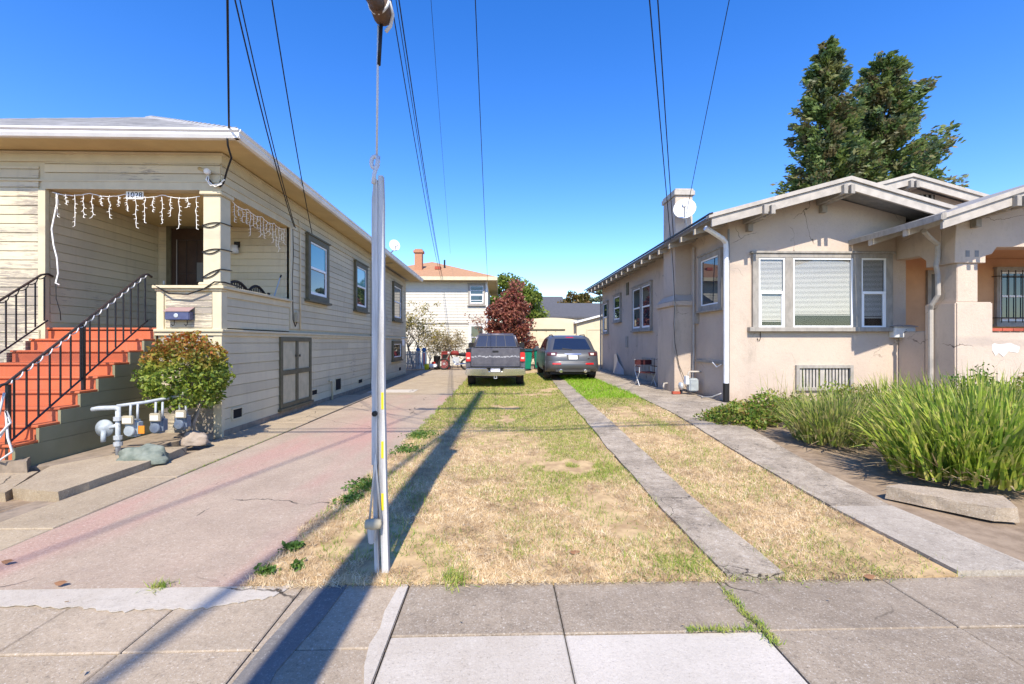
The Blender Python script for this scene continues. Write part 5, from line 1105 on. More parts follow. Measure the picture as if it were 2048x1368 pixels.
MB().tube([(bx+.28,by,.9),(bx+.5,by,.5),(bx+.9,by,.4),(bx+1.15,by,.31)], .03, 8).build('frame', 'black', g); MB().tube([(bx+.3,by,.86),(bx+.8,by,.78),(bx+1.2,by,.74)], .03, 8).build('frame_rail', 'black', g)
MB().tube([(bx+.32,by,.86),(bx+.45,by,.93),(bx+.65,by,.92),(bx+.78,by,.84)], [.06,.13,.13,.05], 10).build('tank', 'redbox', g, True); MB().tube([(bx+.75,by,.85),(bx+.95,by,.84),(bx+1.3,by,.87)], [.06,.1,.06], 10).build('seat', 'black', g, True)
MB().box(bx+.42,bx+.78,by-.12,by+.12,.36,.7).build('engine', 'steel', g, bevel=.04); MB().tube([(bx+.5,by-.14,.5),(bx+.6,by-.16,.3),(bx+1.3,by-.16,.36)], .035, 8).build('exhaust', 'chrome', g, True)
MB().lathe([(.0,0),(.07,.0),(.08,.04),(.05,.1),(.0,.12)], (bx+.15,by,.92), 'x', 12).build('headlamp', 'lamp', g, True)
g = thing('red_cabinet', (-3.05, 25.6, 0), 'red metal box standing behind the motorbike', 'cabinet'); MB().box(-3.3,-2.85,25.4,25.8,.0,.95).build('body', 'redbox', g, bevel=.02); MB().box(-3.24,-2.91,25.39,25.4,.62,.82).build('opening', 'dark', g); MB().box(-3.3,-2.85,25.38,25.82,.951,.99).build('lid', 'redbox', g)
g = thing('black_bin', (-3.55, 25.5, 0), 'black rubbish bin beside the red metal box', 'bin'); MB().lathe([(.16,0),(.2,.7),(.22,.72),(.2,.74),(.18,.72),(.15,.05)], (-3.55,25.5,0), 'z', 14).build('body', 'black', g, True)
g = thing('lime_bucket', (-4.02, 24.8, 0), 'lime yellow bucket at the end of the drive', 'bucket'); MB().lathe([(.11,0),(.14,.28),(.15,.3),(.13,.29),(.1,.03)], (-4.02,24.8,.005), 'z', 14).build('body', 'lime', g, True); MB().tube([(-4.16,24.8,.28),(-4.02,24.7,.36),(-3.88,24.8,.28)], .008, 5).build('handle', 'steel', g)
for k, (x, lab) in enumerate(((-4.55, 'left of two upright pale boards with a blue round top by the grey fence'), (-4.22, 'right of two upright pale boards with a blue round top and red stripe'))):
    g = thing('leaning_board', (x, 25.2, 0), lab, 'board')
    MB().prism([(x-.13,.02),(x+.13,.02),(x+.15,.6),(x+.12,.98),(x-.12,.98),(x-.15,.6)], 'y', 25.15, 25.2).build('board', 'dish', g, bevel=.01); MB().lathe([(.0,0),(.11,.0),(.13,.04),(.11,.08),(.0,.09)], (x,25.12,1.08), 'y', 16).build('round_top', 'blue', g, True); MB().box(x-.035, x+.035, 25.14, 25.149, .2, .92).build('stripe', 'red', g)
g = thing('white_mower', (-3.85, 25.0, 0), 'small white and red mower on the ground by the lime bucket', 'mower'); MB().box(-3.95,-3.5,24.95,25.4,.1,.3).build('deck', 'white', g, bevel=.05); MB().box(-3.8,-3.6,25.05,25.3,.3,.42).build('motor', 'red', g, bevel=.03); MB().tube([(-3.9,25.35,.2),(-4.0,25.8,.9),(-3.5,25.8,.9),(-3.55,25.35,.2)], .012, 6).build('handle', 'steel', g)
for x in (-3.95,-3.5):
    for y in (25.0,25.35): MB().lathe([(.02,-.02),(.09,-.02),(.09,.02),(.02,.02)], (x,y,.09), 'x', 12).build('wheel', 'tyre', g)
g = thing('picket_fence', (-4.9, 24, 0), 'weathered grey picket fence behind the cream house', 'fence')
for k in range(14): x = -5.6+k*.085; y = 24.6+k*.02; MB().prism([(x,.02),(x+.07,.02),(x+.07,.98),(x+.035,1.05),(x,.98)], 'y', y, y+.02).build('picket', 'fence', g)
for z in (.3, .8): MB().box(-5.6,-4.4,24.86,24.90,z,z+.07).build('rail', 'fence', g)
# ================= METERS, ROCKS, KERB STONE =================
g = thing('gas_meter_manifold', (-4.85, 5.9, .06), 'pale blue-grey gas meters on a white pipe manifold beside the steps', 'gas meter')
rx, ry = -4.86, 5.86
MB().tube([(rx,ry,.04),(rx,ry,.70)], .028, 12).build('riser', 'pipegrey', g, True); MB().tube([(rx-.30,ry-.02,.665),(rx-.22,ry-.02,.68),(rx-.02,ry,.685),(rx,ry,.65)], .03, 10).build('elbow_arm', 'pipegrey', g, True)
MB().tube([(rx-.1,ry+.1,.69),(rx+.10,ry+.3,.71),(rx+.34,ry+.66,.76),(rx+.38,ry+.7,.86)], .022, 10).build('manifold', 'pipegrey', g, True)
MB().lathe([(.03,.04),(.10,.035),(.112,.015),(.112,-.006),(.06,-.02),(.045,-.045),(.015,-.05)], (rx-.17, ry+.0, .42), 'y', 22).build('regulator', 'meter', g, True); MB().tube([(rx-.15,ry-.03,.40),(rx-.14,ry-.05,.31),(rx-.14,ry-.05,.26)], [.03,.028,.028], 10).build('regulator_vent', 'meter', g, True)
MB().tube([(rx-.1,ry,.43),(rx+.02,ry,.47)], .025, 8).build('coupling', 'pipegrey', g, True)
for z in (.28, .20, .52): MB().lathe([(.036,0),(.048,.0),(.048,.05),(.036,.05)], (rx,ry,z), 'z', 10).build('pipe_fitting', 'steel', g)
for k, (dx, dy, mt) in enumerate(((.12,.10,'meter'),(.29,.30,'meterblue'),(.42,.56,'meterblue'))):
    x, y = rx+dx, ry+dy
    b_ = MB().box(x-.085, x+.085, y-.075, y+.075, .30, .52).build('meter_body', mt, g, bevel=.035, seg=3)
    MB().lathe([(.02,.03),(.06,.035),(.068,.045),(.068,.055),(.02,.06)], (x, y-.125, .38), 'y', 18).build('diaphragm', mt, b_)
    MB().box(x-.07+.02*k, x+.07+.02*k, y-.115, y-.07, .47, .58).build('index_box', 'strap', b_, bevel=.01); MB().box(x-.05+.02*k, x+.05+.02*k, y-.118, y-.1155, .49, .55).build('dial', 'whitemetal', b_)
    for s in (-.045, .045): MB().tube([(x+s,y,.50),(x+s,y,.62),(x+s-.02,y+.03,.71)], .014, 8).build('pipe', 'pipegrey', b_, True)
MB().box(rx+.20,rx+.28,ry+.06,ry+.07,.34,.44).build('orange_tag', 'orange', g)
def rock(x, y, z, sx, sy, sz, mat, label, sd):
    r = random.Random(sd); bm = bmesh.new(); bmesh.ops.create_icosphere(bm, subdivisions=4, radius=1)
    from mathutils import noise
    for v in bm.verts:
        d = 1+.35*noise.noise(v.co*1.3+Vector((sd,0,0)))+.16*noise.noise(v.co*3.2)+.06*abs(noise.noise(v.co*8)); v.co = v.co*d
        v.co.z = max(v.co.z, -.35); v.co = Vector((x+v.co.x*sx, y+v.co.y*sy, z+(v.co.z+.35)*sz))
    me = bpy.data.meshes.new('rock'); bm.to_mesh(me); bm.free(); me.shade_smooth(); me.materials.append(M[mat]); o = bpy.data.objects.new('rock', me); put(o, None); return tagit(o, label, 'rock')
rock(-4.43, 5.72, .03, .30, .17, .15, 'rockg', 'large greenish grey rock at the foot of the gas meters', 3); rock(-4.36, 6.55, .06, .19, .13, .14, 'rockb', 'brown rock under the round shrub', 9)
def stone(poly, z0, z1, label):
    from mathutils import noise
    m = MB().prism(poly, 'z', z0, z1); me = bpy.data.meshes.new('kerb_stone'); me.from_pydata(m.v, [], m.f); bm = bmesh.new(); bm.from_mesh(me); bmesh.ops.triangulate(bm, faces=bm.faces)
    bmesh.ops.recalc_face_normals(bm, faces=bm.faces); bmesh.ops.subdivide_edges(bm, edges=bm.edges, cuts=7, use_grid_fill=True)
    for v in bm.verts:
        k = noise.noise(v.co*6)*.018+noise.noise(v.co*17)*.009; edge = 1.0 if v.co.z < z1-.004 else .35
        v.co.x += k*edge; v.co.y += noise.noise(v.co*7+Vector((9,0,0)))*.02*edge; v.co.z += (noise.noise(v.co*5+Vector((0,7,0)))*.012 if v.co.z > z0+.01 else 0)
    bm.to_mesh(me); bm.free(); me.materials.append(M['slab']); o = bpy.data.objects.new('kerb_stone', me); put(o, None); return tagit(o, label, 'kerb stone')
stone([(3.74,4.27),(3.95,4.36),(4.56,3.96),(4.36,3.68),(4.2,3.70)], .0, .12, 'broken concrete kerb block lying in front of the large strappy plant')
# ================= VEGETATION =================
M['redwood'] = leafmat('redwood_needles', [(.06,.11,.045),(.12,.19,.055),(.22,.29,.08),(.22,.18,.09),(.09,.17,.09)], 1.3, .4)
M['redleaf'] = leafmat('plum_leaves', [(.16,.04,.035),(.26,.075,.05),(.36,.15,.09),(.11,.035,.025)], 6, .35)
M['greenleaf'] = leafmat('green_leaves', [(.07,.13,.02),(.15,.22,.035),(.26,.30,.05),(.05,.09,.02)], 3, .4)
M['yellowleaf'] = leafmat('yellow_leaves', [(.34,.28,.04),(.42,.34,.10),(.22,.20,.05),(.35,.26,.12)], 7, .35)
M['dryleaf'] = leafmat('dry_leaves', [(.36,.27,.14),(.46,.38,.20),(.22,.17,.09),(.30,.28,.08)], 7, .3)
M['topiary'] = leafmat('shrub_leaves', [(.07,.14,.02),(.19,.27,.035),(.36,.40,.06),(.06,.11,.02)], 32, .4, (1.32,1.78,(.50,.11,.035)))
M['strapleaf'] = leafmat('strap_leaves', [(.15,.25,.03),(.27,.38,.04),(.42,.49,.07),(.52,.48,.14),(.08,.16,.02),(.34,.42,.06)], 14, .42)
M['strapleaf2'] = leafmat('strap_leaves_dry', [(.16,.20,.05),(.28,.31,.08),(.40,.36,.16),(.34,.27,.14),(.12,.17,.04)], 9, .4)
M['strapleaf3'] = leafmat('strap_leaves_mixed', [(.14,.21,.04),(.26,.33,.06),(.40,.42,.11),(.42,.36,.16),(.10,.17,.03)], 12, .4)
M['bedleaf'] = leafmat('bed_leaves', [(.08,.15,.02),(.17,.27,.03),(.30,.34,.06),(.32,.18,.07)], 22, .35)
M['deadleaf'] = leafmat('dead_straw_leaves', [(.38,.29,.17),(.28,.20,.12),(.46,.38,.24)], 20, .25)
M['weed'] = leafmat('weed_leaves', [(.04,.10,.015),(.09,.17,.03),(.14,.22,.04)], 30, .35)
M['drygrass'] = leafmat('dry_grass', [(.76,.60,.36),(.64,.47,.26),(.86,.73,.50),(.50,.35,.19)], 25, .3, rough=.8)
M['greengrass'] = leafmat('green_grass', [(.29,.37,.05),(.19,.29,.035),(.46,.47,.11),(.14,.24,.03)], 25, .35, rough=.7)
M['lushgrass'] = leafmat('lush_grass', [(.22,.42,.02),(.30,.48,.035),(.15,.32,.02)], 25, .35, rough=.7)
def mottle(mat, lo, scale, tint):
    t = mat.node_tree; p = t.nodes['Principled BSDF']; src = p.inputs['Base Color'].links[0].from_socket
    g = t.nodes.new('ShaderNodeNewGeometry'); n = t.nodes.new('ShaderNodeTexNoise'); n.inputs['Scale'].default_value = scale; n.inputs['Detail'].default_value = 5; n.inputs['Roughness'].default_value = .7
    t.links.new(g.outputs['Position'], n.inputs['Vector']); mr = t.nodes.new('ShaderNodeMapRange'); mr.interpolation_type = 'SMOOTHSTEP'; mr.inputs[1].default_value = lo; mr.inputs[2].default_value = lo+.22; mr.inputs[4].default_value = .85; t.links.new(n.outputs[0], mr.inputs[0])
    mx = t.nodes.new('ShaderNodeMix'); mx.data_type = 'RGBA'; t.links.new(mr.outputs[0], mx.inputs[0]); t.links.new(src, mx.inputs[6]); mx.inputs[7].default_value = tint
    t.links.new(mx.outputs[2], p.inputs['Base Color'])
    for l in list(t.links):
        if l.to_node.type == 'BSDF_TRANSLUCENT': t.links.new(mx.outputs[2], l.to_node.inputs[0])
mottle(M['drygrass'], .45, 1.9, (.27,.18,.105,1)); mottle(M['greengrass'], .55, 2.0, (.38,.34,.12,1))
def branchy(base, h, r, nl, spread, mat, parent, seedv, up=.5, trunkfrac=.45):
    rr = random.Random(seedv); base = Vector(base); ends = []; m = MB()
    top = base+Vector((rr.uniform(-.1,.1)*h, rr.uniform(-.1,.1)*h, h*trunkfrac)); m.tube([base, base.lerp(top,.5)+Vector((rr.uniform(-.03,.03)*h,0,0)), top], [r, r*.8, r*.6], 8)
    for i in range(nl):
        a = 2*math.pi*i/nl+rr.uniform(-.4,.4); s = base.lerp(top, rr.uniform(.55,1)); L = spread*rr.uniform(.6,1)
        e_ = s+Vector((math.cos(a)*L, math.sin(a)*L, h*(1-trunkfrac)*rr.uniform(.3,1)*up*2)); mdp = s.lerp(e_,.5)+Vector((0,0,rr.uniform(-.02,.08)*h)); m.tube([s, mdp, e_], [r*.4, r*.25, r*.1], 6)
        for j in range(4):
            p = mdp.lerp(e_, rr.uniform(0,1)); q = p+Vector((rr.uniform(-1,1),rr.uniform(-1,1),rr.uniform(-.2,1)))*spread*.4; m.tube([p, q], [r*.14, r*.05], 5); ends.append(q)
        ends.append(e_)
    m.build('trunk', mat, parent, True); return ends
def crown(parent, name, mat, centers, n_per, rad, size, squash=.8, asp=.55):
    cs = np.array([tuple(c) for c in centers]); k = len(cs)
    idx = np.repeat(np.arange(k), n_per); d = rng.normal(size=(k*n_per,3)); d /= np.linalg.norm(d, axis=1, keepdims=True)
    rr = rad*rng.uniform(.25,1,size=(k*n_per,1))**.6*(.7+.6*rng.uniform(size=(k,1))[idx]); p = cs[idx]+d*rr*np.array([1,1,squash])
    return npmesh(name, quadleaves(len(p), p, size, asp), 4, mat, parent)
def ellip(n, c, r, low=-.6):
    out = []
    while len(out) < n:
        d = rng.normal(size=3); d /= np.linalg.norm(d)
        if d[2] < low: continue
        out.append(tuple(np.array(c)+d*np.array(r)*rng.uniform(.45,1)**.5))
    return out
# redwoods
def redwood(x, y, h, wid, label, sd, z_from=.25):
    rr = random.Random(sd); g = thing('redwood_tree', (x, y, 0), label, 'tree', 'redwoods behind the bungalow')
    MB().tube([(x,y,0),(x+.1,y,h*.5),(x,y,h*.97)], [.55,.33,.04], 10).build('trunk', 'bark', g, True)
    br = MB(); C_ = []; D_ = []; S_ = []
    z = h*z_from
    while z < h*.985:
        t = (z/h-z_from)/(1-z_from); prof_ = wid*(1-t)**.62*(.9 if t > .12 else .75)
        n = 4 if t < .8 else 3
        for k in range(n):
            if rr.random() < .04: continue
            a = rr.uniform(0, 2*math.pi); L = prof_*rr.uniform(.5,1.12)+.25
            if rr.random() < .06: L *= 1.3
            s = Vector((x,y,z)); dirv = Vector((math.cos(a), math.sin(a), .12)); pts = [s+dirv*L*u+Vector((0,0,-.22*L*u*(1-u)*2+.30*L*u*u)) for u in (0,.35,.7,1)]
            br.tube(pts, [.06*(1-t)+.02,.045*(1-t)+.015,.02,.008], 4, False)
            m_ = int(24+L*40)
            for q in range(m_):
                u = rr.uniform(.22,1.02)**.8; p = s+dirv*L*u+Vector((0,0,-.44*L*u*(1-u)+.30*L*u*u)); sp = .10+.14*L*(1-abs(u-.6))
                C_.append((p.x+rr.gauss(0,sp*.6), p.y+rr.gauss(0,sp*.6), p.z+rr.gauss(0,sp*.28)-.05)); D_.append((math.cos(a)+rr.gauss(0,.5), math.sin(a)+rr.gauss(0,.5), rr.gauss(.15,.4))); S_.append(rr.uniform(.15,.33))
        z += rr.uniform(.2,.38)*(1.2-.5*t)
    br.build('branches', 'bark', g)
    C_ = np.array(C_); D_ = np.array(D_); D_ /= np.linalg.norm(D_, axis=1, keepdims=True); S_ = np.array(S_)[:,None]
    side = np.cross(D_, rng.normal(size=D_.shape)); side /= np.linalg.norm(side, axis=1, keepdims=True)
    npmesh('crown', np.stack([C_-D_*S_, C_+side*S_*.42, C_+D_*S_, C_-side*S_*.42], axis=1), 4, 'redwood', g)
redwood(29.6, 40, 28.9, 4.9, 'taller narrower redwood, left of the two behind the bungalow', 2)
redwood(35.7, 41, 28.2, 6.9, 'broader redwood, right of the two behind the bungalow', 8)

# red-leaved plum, trees behind
g = thing('plum_tree', (.6, 27, 0), 'red-leaved plum tree at the end of the lawn behind the pickup', 'tree')
branchy((.75,27.2,0), 3.8, .13, 7, 1.1, 'bark', g, 4)
crown(g, 'crown', 'redleaf', ellip(52, (.55,27.2,2.7), (1.25,1.0,1.5), -.9)+[(.8,27.2,4.5),(.95,27.2,4.9),(.6,27.2,4.3),(1.1,27.1,4.2),(1.7,27,1.6),(1.9,27,1.2),(2.05,26.9,.9)], 190, .5, .085)
g = thing('leafy_tree', (1.9, 36, 0), 'green leafy tree rising behind the red plum tree', 'tree'); branchy((1.9,36.5,0), 5, .2, 8, 1.6, 'bark', g, 6)
crown(g, 'crown', 'greenleaf', ellip(40, (1.7,36.5,3.9), (1.9,1.5,2.1), -.8), 170, .7, .13)
g = thing('bushy_tree', (1.0, 42, 0), 'dark green tree top behind the orange roofed house', 'tree'); branchy((.6,42,0), 6, .22, 8, 1.6, 'bark', g, 5)
crown(g, 'crown', 'greenleaf', ellip(30, (.3,42,6.0), (1.9,1.6,1.6), -.8), 150, .8, .15)
g = thing('autumn_tree', (10.5, 62, 0), 'round tree turning rust and olive above the grey roofs', 'tree'); branchy((10.6,62,0), 6, .25, 8, 2, 'bark', g, 12)
crown(g, 'crown', leafmat('rust_leaves', [(.09,.09,.015),(.18,.10,.02),(.06,.08,.015)], 2, .3), ellip(26, (10.6,62,6.3), (2.1,2,1.9), -.7), 130, .9, .19)
g = thing('deodar_tree', (13.6, 58, 0), 'grey-green conifer beside the bungalow eaves in the distance', 'tree'); MB().tube([(13.4,58,0),(13.4,58,8.6)], [.25,.04], 8).build('trunk', 'bark', g)
cc = [(13.4+rr_*math.cos(a), 58+rr_*math.sin(a), zz) for zz, rr_ in ((3,3),(4,2.7),(5,2.3),(6,1.8),(7,1.2),(8,.5)) for a in np.linspace(0, 6.28, 7)]
crown(g, 'crown', leafmat('blue_needles', [(.10,.15,.10),(.17,.22,.13),(.24,.26,.10)], 2, .3), cc, 110, .75, .2, .4)
g = thing('slim_conifer', (7.3, 70, 0), 'slim dark conifer tip standing beyond the grey roofs', 'tree'); MB().tube([(9.0,70,0),(9.0,70,7.6)], [.15,.02], 6).build('trunk', 'bark', g); crown(g, 'crown', 'redwood', [(9.0+rng.normal()*.5*(8-z)/4, 70, z) for z in np.linspace(4, 7.5, 12)], 30, .4, .14)
g = thing('street_tree', (-9, 55, 0), 'thin bare-branched tree top above the orange roof', 'tree'); ends = branchy((-6.5,44,0), 9.6, .2, 9, 2.6, 'palebark', g, 21); crown(g, 'crown', 'dryleaf', ends, 10, .5, .09)
# bare tree with yellow leaves + dry shrub behind the cream house
g = thing('yellowing_tree', (-4.5, 25.8, 0), 'sparse yellowing tree with bare twigs at the rear corner of the cream house', 'tree')
ends = branchy((-4.9,25.8,0), 4.6, .07, 12, 1.7, 'palebark', g, 31); ends += branchy((-4.4,25.6,0), 3.4, .05, 10, 1.5, 'palebark', g, 32)
crown(g, 'crown', 'yellowleaf', ends, 22, .35, .06)
g = thing('dry_shrub', (-3.4, 26.6, 0), 'dry tangled shrub behind the motorbike', 'shrub')
ends = []
for k in range(5): ends += branchy((-4.1+k*.4,26.6,0), 2.3, .035, 8, .75, 'palebark', g, 40+k, trunkfrac=.3)
crown(g, 'crown', 'dryleaf', ends, 16, .3, .05)
g = thing('twiggy_tree', (-1.4, 28.3, 0), 'thin half-bare tree in front of the rear house window', 'tree'); ends = branchy((-.9,28.4,0), 3.6, .04, 9, 1.0, 'bark', g, 51); crown(g, 'crown', 'redleaf', ends, 7, .3, .06)
# round clipped shrub by the steps
g = thing('round_shrub', (-4.55, 6.75, .06), 'round clipped green shrub with red tips beside the steps', 'shrub')
m = MB()
for k in range(5):
    a = k*1.25; m.tube([(-4.52+.02*math.cos(a),6.72,.05),(-4.54+.05*math.cos(a),6.72+.04*math.sin(a),.35),(-4.6+.3*math.cos(a),6.75+.28*math.sin(a),.8)], [.03,.025,.012], 6)
m.build('stem', 'palebark', g, True)
n = 6400; d = rng.normal(size=(n,3)); d /= np.linalg.norm(d, axis=1, keepdims=True); lump = 1+.11*np.sin(d[:,0]*7+1)*np.cos(d[:,2]*6+.5)+.08*np.sin(d[:,1]*11+d[:,2]*5)
p = np.array([-4.62,6.75,1.04])+d*np.array([.54,.50,.56])*(lump*rng.uniform(.80,1.03,size=n))[:,None]; p = p[(d[:,2] > -.85)]
P0 = p
tw = rng.normal(size=(420,3)); tw /= np.linalg.norm(tw, axis=1, keepdims=True); tw = tw[tw[:,2] > .2]; p = np.array([-4.62,6.75,1.04])+tw*np.array([.58,.54,.63]); p = np.concatenate([P0, p]); npmesh('crown', quadleaves(len(p), p, .029, .6, .65), 4, 'topiary', g)
# strappy clumps
def clump(x, y, z, n, R_, L, w, mat, name, label, lean=.75, cat='plant', ell=(1,1)):
    g = thing(name, (x, y, z), label, cat)
    a = rng.uniform(0, 2*np.pi, n); rr = R_*np.sqrt(rng.uniform(0,1,n)); bx_ = x+rr*np.cos(a)*ell[0]; by_ = y+rr*np.sin(a)*ell[1]; bz_ = np.full(n, z)
    out = lean*(rr/R_)*.9+rng.normal(0,.26,n); az = a+rng.normal(0,.5,n); LL = L*rng.uniform(.55,1.1,n)*(1-.15*(rr/R_)); ww = w*rng.uniform(.6,1.2,n)
    dx, dy = np.cos(az), np.sin(az); V = []
    prev = None; k = 4; pts = []
    for i in range(k+1):
        t = i/k; th = out*(.35+.75*t+.5*t*t*np.clip(out,0,1)); pts.append(None)
    P = np.stack([bx_,by_,bz_],1); seg = [P]
    for i in range(k):
        t = (i+.5)/k; th = np.clip(out*(.45+1.0*t*t), -1.9, 1.9); P = P+np.stack([np.sin(th)*dx, np.sin(th)*dy, np.cos(th)],1)*(LL/k)[:,None]; seg.append(P)
    tw_ = rng.uniform(0, np.pi, n); sd = np.stack([np.cos(tw_), np.sin(tw_), np.zeros(n)],1)
    Q = []
    for i in range(k):
        w0 = (ww*(1-(i/k)**2*.55))[:,None]*.5; w1 = (ww*(1-((i+1)/k)**2*.97 if i == k-1 else 1-((i+1)/k)**2*.55))[:,None]*.5
        Q.append(np.stack([seg[i]-sd*w0, seg[i]+sd*w0, seg[i+1]+sd*w1, seg[i+1]-sd*w1],1))
    npmesh('leaves', np.concatenate(Q), 4, mat, g)
    nd = n//5; ad = rng.uniform(0, 6.283, nd); rd = R_*(.75+.5*rng.uniform(size=nd)); px_ = x+rd*np.cos(ad)*ell[0]; py_ = y+rd*np.sin(ad)*ell[1]
    ln = .45*L*rng.uniform(.3,1,nd); th = ad+rng.normal(0,.6,nd); el_ = rng.uniform(-.12,.55,nd); dd = np.stack([np.cos(th)*np.cos(el_), np.sin(th)*np.cos(el_), np.sin(el_)],1)*ln[:,None]
    b0 = np.stack([px_,py_,np.full(nd,z+.06)+rng.uniform(0,.12,nd)],1); s0 = np.stack([-np.sin(th),np.cos(th),np.zeros(nd)],1)*(w*.3)
    b2 = b0+dd; b2[:,2] = np.maximum(b2[:,2], z+.012); npmesh('dead_leaves', np.stack([b0-s0,b0+s0,b2+s0*.3,b2-s0*.3],1), 4, 'deadleaf', g); return g
clump(5.25, 4.75, .09, 1150, .80, 1.02, .033, 'strapleaf', 'strappy_plant', 'largest strappy green plant at the right edge behind the concrete block', .95, ell=(1.15,.75))
clump(6.3, 5.7, .1, 700, .7, 1.15, .027, 'strapleaf', 'strappy_plant', 'strappy green plant cut by the right frame edge behind the largest one', .7)
clump(4.75, 6.35, .1, 600, .46, .82, .024, 'strapleaf3', 'strappy_plant', 'mid-sized strappy plant with dry leaves between the walk and the largest plant', 1.0)
clump(5.9, 7.2, .12, 360, .5, .75, .022, 'strapleaf3', 'strappy_plant', 'thin strappy plant below the barred crawl space vent', .6)
clump(7.6, 8.4, .12, 380, .5, .85, .018, 'strapleaf', 'strappy_plant', 'strappy plant in front of the white mailbox', .6)
clump(6.1, 9.0, .12, 60, .7, 1.0, .010, 'strapleaf', 'grass_spikes', 'few thin upright spikes against the stucco front wall', .35)
clump(6.9, 6.6, .12, 500, .6, .9, .018, 'strapleaf', 'strappy_plant', 'bright strappy plant below the porch parapet', .6)
def bush(x, y, z, rx_, ry_, rz_, n, size, mat, label, name='leafy_shrub'):
    g = thing(name, (x, y, z), label, 'shrub'); m = MB()
    for k in range(7): a = k*.9; m.tube([(x,y,z),(x+rx_*.5*math.cos(a),y+ry_*.5*math.sin(a),z+rz_*.7)], [.012,.005], 5)
    m.build('stem', 'bark', g); d = rng.normal(size=(n,3)); d /= np.linalg.norm(d, axis=1, keepdims=True); d[:,2] = np.abs(d[:,2])
    lump = 1+.2*np.sin(d[:,0]*6+x)*np.cos(d[:,1]*5+y); p = np.array([x,y,z])+d*np.array([rx_,ry_,rz_])*(lump*rng.uniform(.3,1.05,n)**.6)[:,None]; npmesh('foliage', quadleaves(n, p, size, .5, .4, .3), 4, mat, g)
bush(4.15, 7.75, .1, .62, .5, .34, 2600, .035, 'bedleaf', 'low leafy ground cover at the corner of the walk', 'ground_cover')
bush(5.0, 8.0, .1, .85, .7, .5, 3200, .035, 'bedleaf', 'leafy ground cover below the left front window')
bush(8.3, 7.6, .12, .5, .5, .95, 1500, .035, 'weed', 'tall dark leafy shrub in front of the porch pier')
bush(9.6, 7.9, .12, .8, .5, .85, 1800, .035, 'bedleaf', 'leafy shrub under the painted-over patch of porch wall')
bush(7.0, 8.9, .12, .8, .4, .55, 1600, .035, 'bedleaf', 'leafy shrub against the wall under the mailbox')
bush(7.6, 6.9, .12, .6, .5, .6, 1300, .035, 'bedleaf', 'leafy shrub behind the large strappy plants')
# ---- off-frame shrub on the left casting the corner shade
clump(-4.95, 3.45, 0, 420, .32, .75, .02, 'strapleaf', 'strappy_plant', 'strappy plant just outside the left edge by the sidewalk', .8)
# ---- lawn blades
from mathutils import noise as mn
def nz(x, y, s, o=0): return np.array([mn.noise(Vector((a*s+o, b*s-o, o*.37))) for a, b in zip(x, y)])
def scatter(xa, xb, y0, y1, dens):
    A = (y1-y0)*6; n = int(dens*A); x = rng.uniform(-2.0,4.0,n); y = rng.uniform(y0,y1,n); m_ = (x > xa(y)) & (x < xb(y)); return x[m_], y[m_]
def blades(x, y, L, w, lie, name, mat, label):
    n = len(x); z = gz(x, y)+.006; a = rng.uniform(0, 2*np.pi, n); el = np.abs(rng.normal(lie, .35, n)); el = np.clip(el, .03, 1.5)
    l = L*rng.uniform(.5,1.2,n); d = np.stack([np.cos(a)*np.cos(el), np.sin(a)*np.cos(el), np.sin(el)],1)*l[:,None]
    s = np.stack([-np.sin(a), np.cos(a), rng.normal(0,.3,n)],1)*(w*.5)[:,None] if hasattr(w,'__len__') else np.stack([-np.sin(a), np.cos(a), rng.normal(0,.3,n)],1)*w*.5
    b = np.stack([x,y,z],1); 
    return np.stack([b-s, b+s, b+d],1)
DR, GR, LU = [], [], []
def greenness(x, y):
    g = .32*nz(x,y,.9,3)+.25*nz(x,y,2.6,7)
    g += .72*ss(6.0,10.5,y)+.85*np.exp(-((x-1.10)/.42)**2)*ss(4.4,5.4,y)*(1-ss(11,13,y)) 
    g += .35*np.exp(-((x+1.25)/.2)**2)*ss(5.5,8,y)-.12
    g += .5*np.exp(-((x-1.25)/.28)**2-((y-3.0)/.16)**2)
    return g
for (y0, y1, dens, L, w) in ((2.80,3.9,8500,.06,.0045),(3.9,5.5,6000,.06,.0055),(5.5,8,3600,.055,.006),(8,12,1900,.06,.009),(12,21,800,.07,.014)):
    for (xa, xb, inner) in ((lambda y: xl_lawn(y)-.05+.05*np.sin(y*7)*np.sin(y*3.1), lambda y: s1l(y)+.02+.03*np.sin(y*5.3)*np.sin(y*2.3+1), 0), (lambda y: s1r(y)-.03+.04*np.sin(y*4.7)*np.sin(y*1.9), lambda y: s2l(y)+.03+.04*np.sin(y*6.1+2)*np.sin(y*2.7), 1)):
        x, y = scatter(xa, xb, y0, y1, dens)
        if len(x) == 0: continue
        bare = nz(x, y, 1.1, 15)+.3*nz(x,y,4,5); 
        gg = greenness(x, y) if not inner else .3*nz(x,y,1.2,9)-.1+.85*ss(9.0,11.5,y)+.35*np.exp(-((x-2.75)/.12)**2)*ss(5.5,7,y)
        isg = (gg+rng.normal(0,.16,len(x)) > .17) | ((rng.uniform(size=len(x)) < .22) & (nz(x,y,1.7,21) > .12))
        bare = bare-.75*np.exp(-((x-1.05)/.3)**2-((y-3.55)/.35)**2); keep = (bare > -.26) | (isg & (bare > -.6))
        if inner: keep &= ~((x > 2.55) & (y < 3.6) & (rng.uniform(size=len(x)) < .75))
        xd, yd = x[keep & ~isg], y[keep & ~isg]; DR.append(blades(xd, yd, L, w, .35, '', '', ''))
        lush = isg & (ss(10,12,y)*inner > .5); g_ = keep & isg & ~lush
        GR.append(blades(x[g_], y[g_], L*1.05, w, .65, '', '', '')); 
        if lush.any(): LU.append(blades(x[lush], y[lush], L*1.5, w, 1.0, '', '', ''))
npmesh('dry_grass', np.concatenate(DR), 3, 'drygrass', None, kind='stuff', label='dry straw coloured lawn grass', category='grass')
